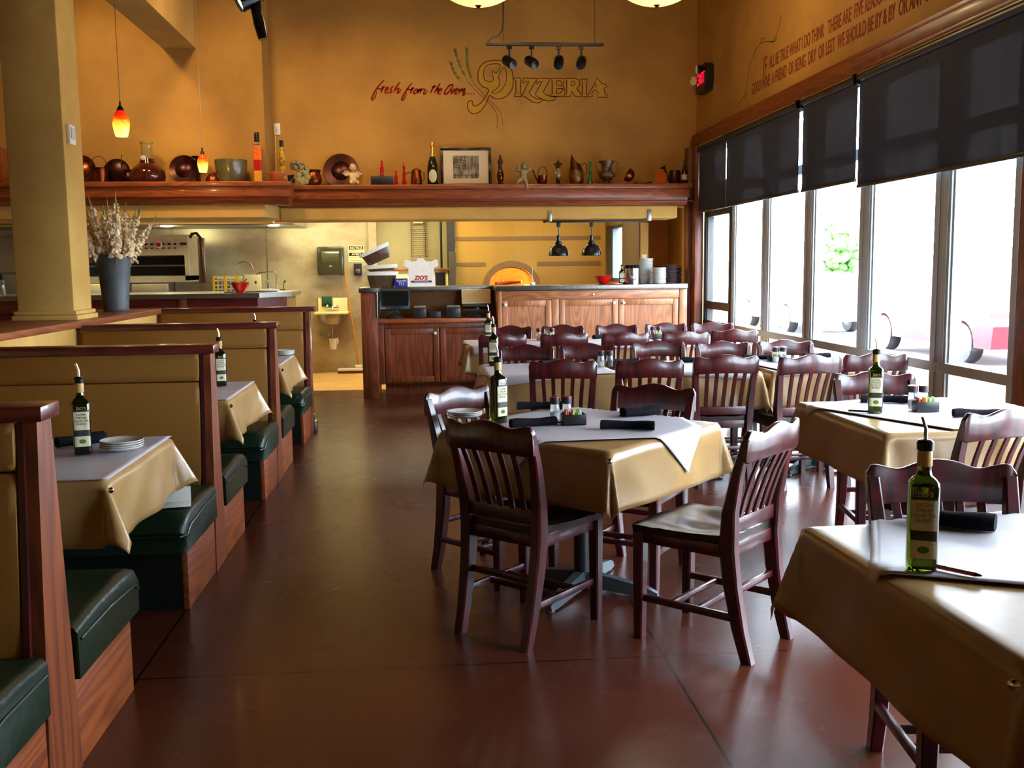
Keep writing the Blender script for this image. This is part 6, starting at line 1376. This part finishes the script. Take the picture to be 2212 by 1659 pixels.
# wall scale: metres per traced unit; unit = 1/7.373 of the drawing grid
def WA(u, v): return (-0.702 + u*0.000724 - 0.0000, 4.107 - v*0.000726 - 0.0)       # grid A (script words)
def WB(u, v): return (0.688 + u*0.000725, 4.107 - v*0.000726)                        # grid B (big word)
t = thing('painted_slogan', 'dark red brush script reading fresh from the Oven... on the wall', 'lettering', (0, 0, 0))
strokes = [[(370, 712), (330, 745), (240, 850), (185, 950), (165, 1000), (185, 1008), (225, 960), (250, 880)], [(245, 835), (300, 845), (325, 838)],
 [(350, 800), (335, 850), (312, 900)], [(335, 850), (360, 815), (385, 812)], [(385, 870), (425, 850), (432, 825), (410, 822), (385, 870), (385, 905), (420, 900), (450, 875)],
 [(510, 800), (470, 840), (480, 870), (465, 905), (445, 900)], [(620, 735), (560, 810), (510, 900)], [(540, 860), (590, 830), (595, 850), (570, 905), (600, 895), (635, 845)],
 [(810, 750), (770, 790), (710, 870), (655, 960), (638, 1008), (660, 1012), (695, 960), (715, 895)], [(715, 845), (760, 850), (785, 845)], [(810, 820), (790, 870), (775, 915)], [(790, 870), (815, 830), (845, 830)],
 [(895, 840), (860, 850), (830, 890), (835, 915), (870, 900), (895, 845), (890, 905)], [(915, 850), (900, 910)], [(905, 880), (935, 840), (940, 865), (930, 912)], [(935, 880), (965, 845), (1005, 840)], [(1015, 838), (985, 905), (1005, 915), (1050, 860)],
 [(1165, 775), (1120, 850), (1090, 910)], [(1115, 815), (1185, 800)], [(1250, 750), (1200, 830), (1150, 905)], [(1175, 870), (1215, 835), (1215, 860), (1195, 912)], [(1225, 880), (1265, 860), (1270, 835), (1245, 838), (1218, 890), (1225, 922), (1262, 905)],
 [(1450, 768), (1400, 785), (1340, 850), (1315, 910), (1350, 915), (1405, 860), (1450, 790), (1430, 770), (1370, 800)], [(1430, 845), (1425, 910), (1465, 850), (1480, 830)], [(1490, 880), (1530, 855), (1520, 832), (1495, 850), (1478, 895), (1490, 918), (1530, 900)], [(1560, 835), (1545, 910)], [(1550, 885), (1600, 835), (1590, 900)], [(1595, 880), (1640, 830), (1610, 930), (1625, 930), (1655, 880)]]
for pth in strokes:
    b = MB(); ribbon(b, smooth_path([WA(*p) for p in pth]), lambda f: 0.0165*(0.55+0.6*math.sin(PI*min(1, f*0.9+0.1))), WY); b.build('script_stroke', M['red_letter'], t, smooth=None)
for x in (1690, 1735, 1780): MB().ball((WA(x, 915)[0], WY, WA(x, 915)[1]), 0.008, 1, (1.2, 0.2, 0.8)).build('dot', M['red_letter'], t)
t = thing('painted_word', 'large olive and red PIZZERIA lettering painted on the wall', 'lettering', (0, 0, 0))
def filled(pts, holes, nm, sm=True, k=4):
    P_ = smooth_path(pts, True, k) if sm else pts
    b = MB(); b.prism([WB(*p) for p in P_], 0.002, T(0, WY+0.0015, 0) @ XZ); f = b.build(nm, M['tan_letter'], t, smooth=None)
    b = MB(); ribbon(b, [WB(*p) for p in P_], 0.010, WY-0.001, True)
    for h in holes: ribbon(b, [WB(*p) for p in (smooth_path(h, True, k) if sm else h)], 0.008, WY-0.001, True)
    b.build('red_outline', M['red_letter'], f, smooth=None)
    for h in holes:
        b = MB(); b.prism([WB(*p) for p in (smooth_path(h, True, k) if sm else h)], 0.001, T(0, WY, 0) @ XZ); b.build('counter_shape', M['plaster'], f, smooth=None)
M['plaster_sign'] = mat('wall_toned_paint', lin(158, 104, 50), 0.8, spec=0.1)
# big swash P: outer ring, inner counter, tail
filled([(95, 850), (0, 800), (-60, 720), (-70, 600), (-30, 490), (60, 420), (200, 395), (330, 410), (420, 470), (475, 570), (490, 700), (470, 830), (400, 930), (300, 985), (190, 985), (110, 940),
        (60, 1050), (0, 1140), (-70, 1200), (-150, 1220), (-220, 1180), (-245, 1110), (-230, 1040), (-170, 1020), (-165, 1080), (-110, 1100), (-40, 1060), (30, 980)],
       [[(40, 700), (20, 600), (50, 500), (140, 455), (290, 465), (225, 590), (165, 560), (160, 620), (175, 690), (130, 725)], [(345, 500), (385, 600), (375, 720), (310, 840), (220, 900), (140, 890), (240, 820), (270, 740), (260, 630)]], 'letter_P')
filled([(495, 665), (615, 665), (615, 700), (600, 905), (625, 940), (625, 955), (500, 955), (500, 935), (530, 905), (530, 700), (495, 690)], [], 'letter_I', False)
filled([(650, 668), (860, 668), (850, 710), (740, 895), (790, 950), (880, 995), (950, 990), (970, 1010), (880, 1055), (800, 1040), (720, 990), (665, 950), (625, 940), (740, 715), (690, 715), (655, 755), (640, 740)], [], 'letter_Z', False)
filled([(870, 668), (1075, 668), (1070, 700), (965, 885), (1020, 930), (1100, 950), (1180, 965), (1150, 1005), (1060, 1022), (970, 1000), (880, 960), (835, 920), (955, 715), (910, 715), (875, 765), (860, 745)], [], 'letter_Z', False)
filled([(1090, 668), (1290, 668), (1290, 765), (1270, 760), (1250, 710), (1185, 705), (1185, 780), (1260, 775), (1300, 800), (1300, 825), (1185, 830), (1185, 905), (1240, 905), (1290, 840), (1315, 830), (1310, 945), (1095, 950), (1110, 900), (1110, 705)], [], 'letter_E', False)
filled([(1320, 668), (1490, 668), (1550, 700), (1555, 780), (1505, 820), (1580, 925), (1570, 955), (1480, 945), (1420, 860), (1410, 945), (1325, 948), (1345, 905), (1345, 700)], [[(1415, 710), (1465, 710), (1480, 750), (1460, 785), (1415, 790)]], 'letter_R', False)
filled([(1565, 680), (1690, 680), (1670, 720), (1660, 905), (1690, 945), (1590, 955), (1600, 905), (1600, 720)], [], 'letter_I', False)
filled([(1830, 655), (1920, 750), (1975, 760), (2000, 800), (1945, 815), (1965, 910), (2010, 930), (2000, 962), (1840, 960), (1860, 880), (1790, 845), (1745, 905), (1765, 945), (1695, 960), (1690, 920), (1800, 750)], [[(1820, 755), (1835, 800), (1795, 808)]], 'letter_A', False)
t = thing('painted_wheat', 'green wheat sprigs painted above the big letter P', 'lettering', (0, 0, 0))
def sprig(p0, p1, p2, n, nm):
    c = smooth_path([WA(*p0), WA(*p1), WA(*p2)], False, 8); b = MB(); ribbon(b, c, 0.004, WY)
    for i in range(n):
        x, z = c[int((len(c)-1)*i/(n+2))]
        for s in (-1, 1):
            ribbon(b, [(x, z-0.012), (x+s*0.014, z+0.006), (x+s*0.010, z+0.018)], 0.008, WY)
    b.build(nm, M['green_paint'], t, smooth=None)
sprig((1680, 215), (1690, 500), (1780, 760), 13, 'tall_sprig'); sprig((1490, 235), (1560, 460), (1690, 735), 11, 'middle_sprig'); sprig((1425, 440), (1490, 610), (1610, 755), 9, 'short_sprig')
for pth in ([(1700, 740), (1830, 880), (1920, 960), (2010, 1040), (2120, 1180), (2150, 1300), (2140, 1450)], [(1780, 760), (1900, 880), (2040, 1020), (2200, 1200), (2240, 1400)]):
    b = MB(); ribbon(b, smooth_path([WA(*p) for p in pth]), 0.005, WY); b.build('stalk', M['brown_paint'], t, smooth=None)
# quotation on the window wall
QX = 3.1985
def qtext(nm, s, y, z, size, sx, m, par): return text_mesh(nm, s, size, m, T(QX, y, z) @ RZ(-90) @ RX(90), par, 0.0008, sx, 'LEFT', bold=0.002)
t = thing('painted_quotation', 'two lines of faded red capitals painted above the windows', 'lettering', (0, 0, 0))
qtext('initial', 'IF', 9.42, 3.20, 0.27, 0.62, M['red_text'], t)
qtext('upper_line', 'ALL BE TRUE WHAT I DO THINK   THERE ARE  FIVE REASONS  WE SHOULD DRINK', 9.25, 3.255, 0.150, 0.585, M['red_text'], t)
qtext('lower_line', 'GOOD WINE  A FRIEND  OR BEING  DRY  OR LEST  WE SHOULD BE BY & BY  OR ANY OTHER REASON WHY', 9.74, 3.10, 0.150, 0.585, M['red_text'], t)
t = thing('painted_vine', 'thin brown vine painted beside the quotation', 'lettering', (0, 0, 0))
def yz_ribbon(pts, wd, m, nm, par):
    b = MB(); ribbon(b, smooth_path(pts), wd, 0.0); o = b.build(nm, m, par, smooth=None); o.matrix_local = T(QX, 0, 0) @ RZ(-90)
yz_ribbon([(-10.15, 3.08), (-9.95, 3.14), (-9.88, 3.26), (-9.78, 3.42), (-9.55, 3.53), (-9.35, 3.52), (-9.15, 3.48), (-9.02, 3.56), (-8.95, 3.66)], 0.006, M['brown_paint'], 'vine_line', t)
yz_ribbon([(-9.5, 3.53), (-9.45, 3.57), (-9.38, 3.55)], 0.008, M['brown_paint'], 'tendril', t); yz_ribbon([(-9.25, 3.50), (-9.12, 3.47), (-9.05, 3.50)], 0.012, M['green_paint'], 'leaf', t); yz_ribbon([(-9.98, 3.13), (-9.92, 3.10), (-9.90, 3.16)], 0.010, M['green_paint'], 'leaf', t)
o = MB().tube([(0, 0, 0), (0.07, 0.0, -0.005), (0.12, -0.2, 0.005)], 0.006, 6).build('wall_cable', M['black'], loc=(2.98, 11.28, 2.19)); tag(o, 'short black cable from the ledge end to the window shade', 'cable')
# small things seen late
t = thing('menu_card', 'pale folded card lying on the green seat under the nearest booth tablecloth', 'menu', (-1.11, 4.33, 0.447), 12)
MB().box(-0.07, 0.07, -0.05, 0.05, 0, 0.004, 0.001).box(-0.07, 0.07, 0.045, 0.05, 0.0, 0.07, 0.001, rot=T(0, 0, 0)).build('card', M['white_plastic'], t)
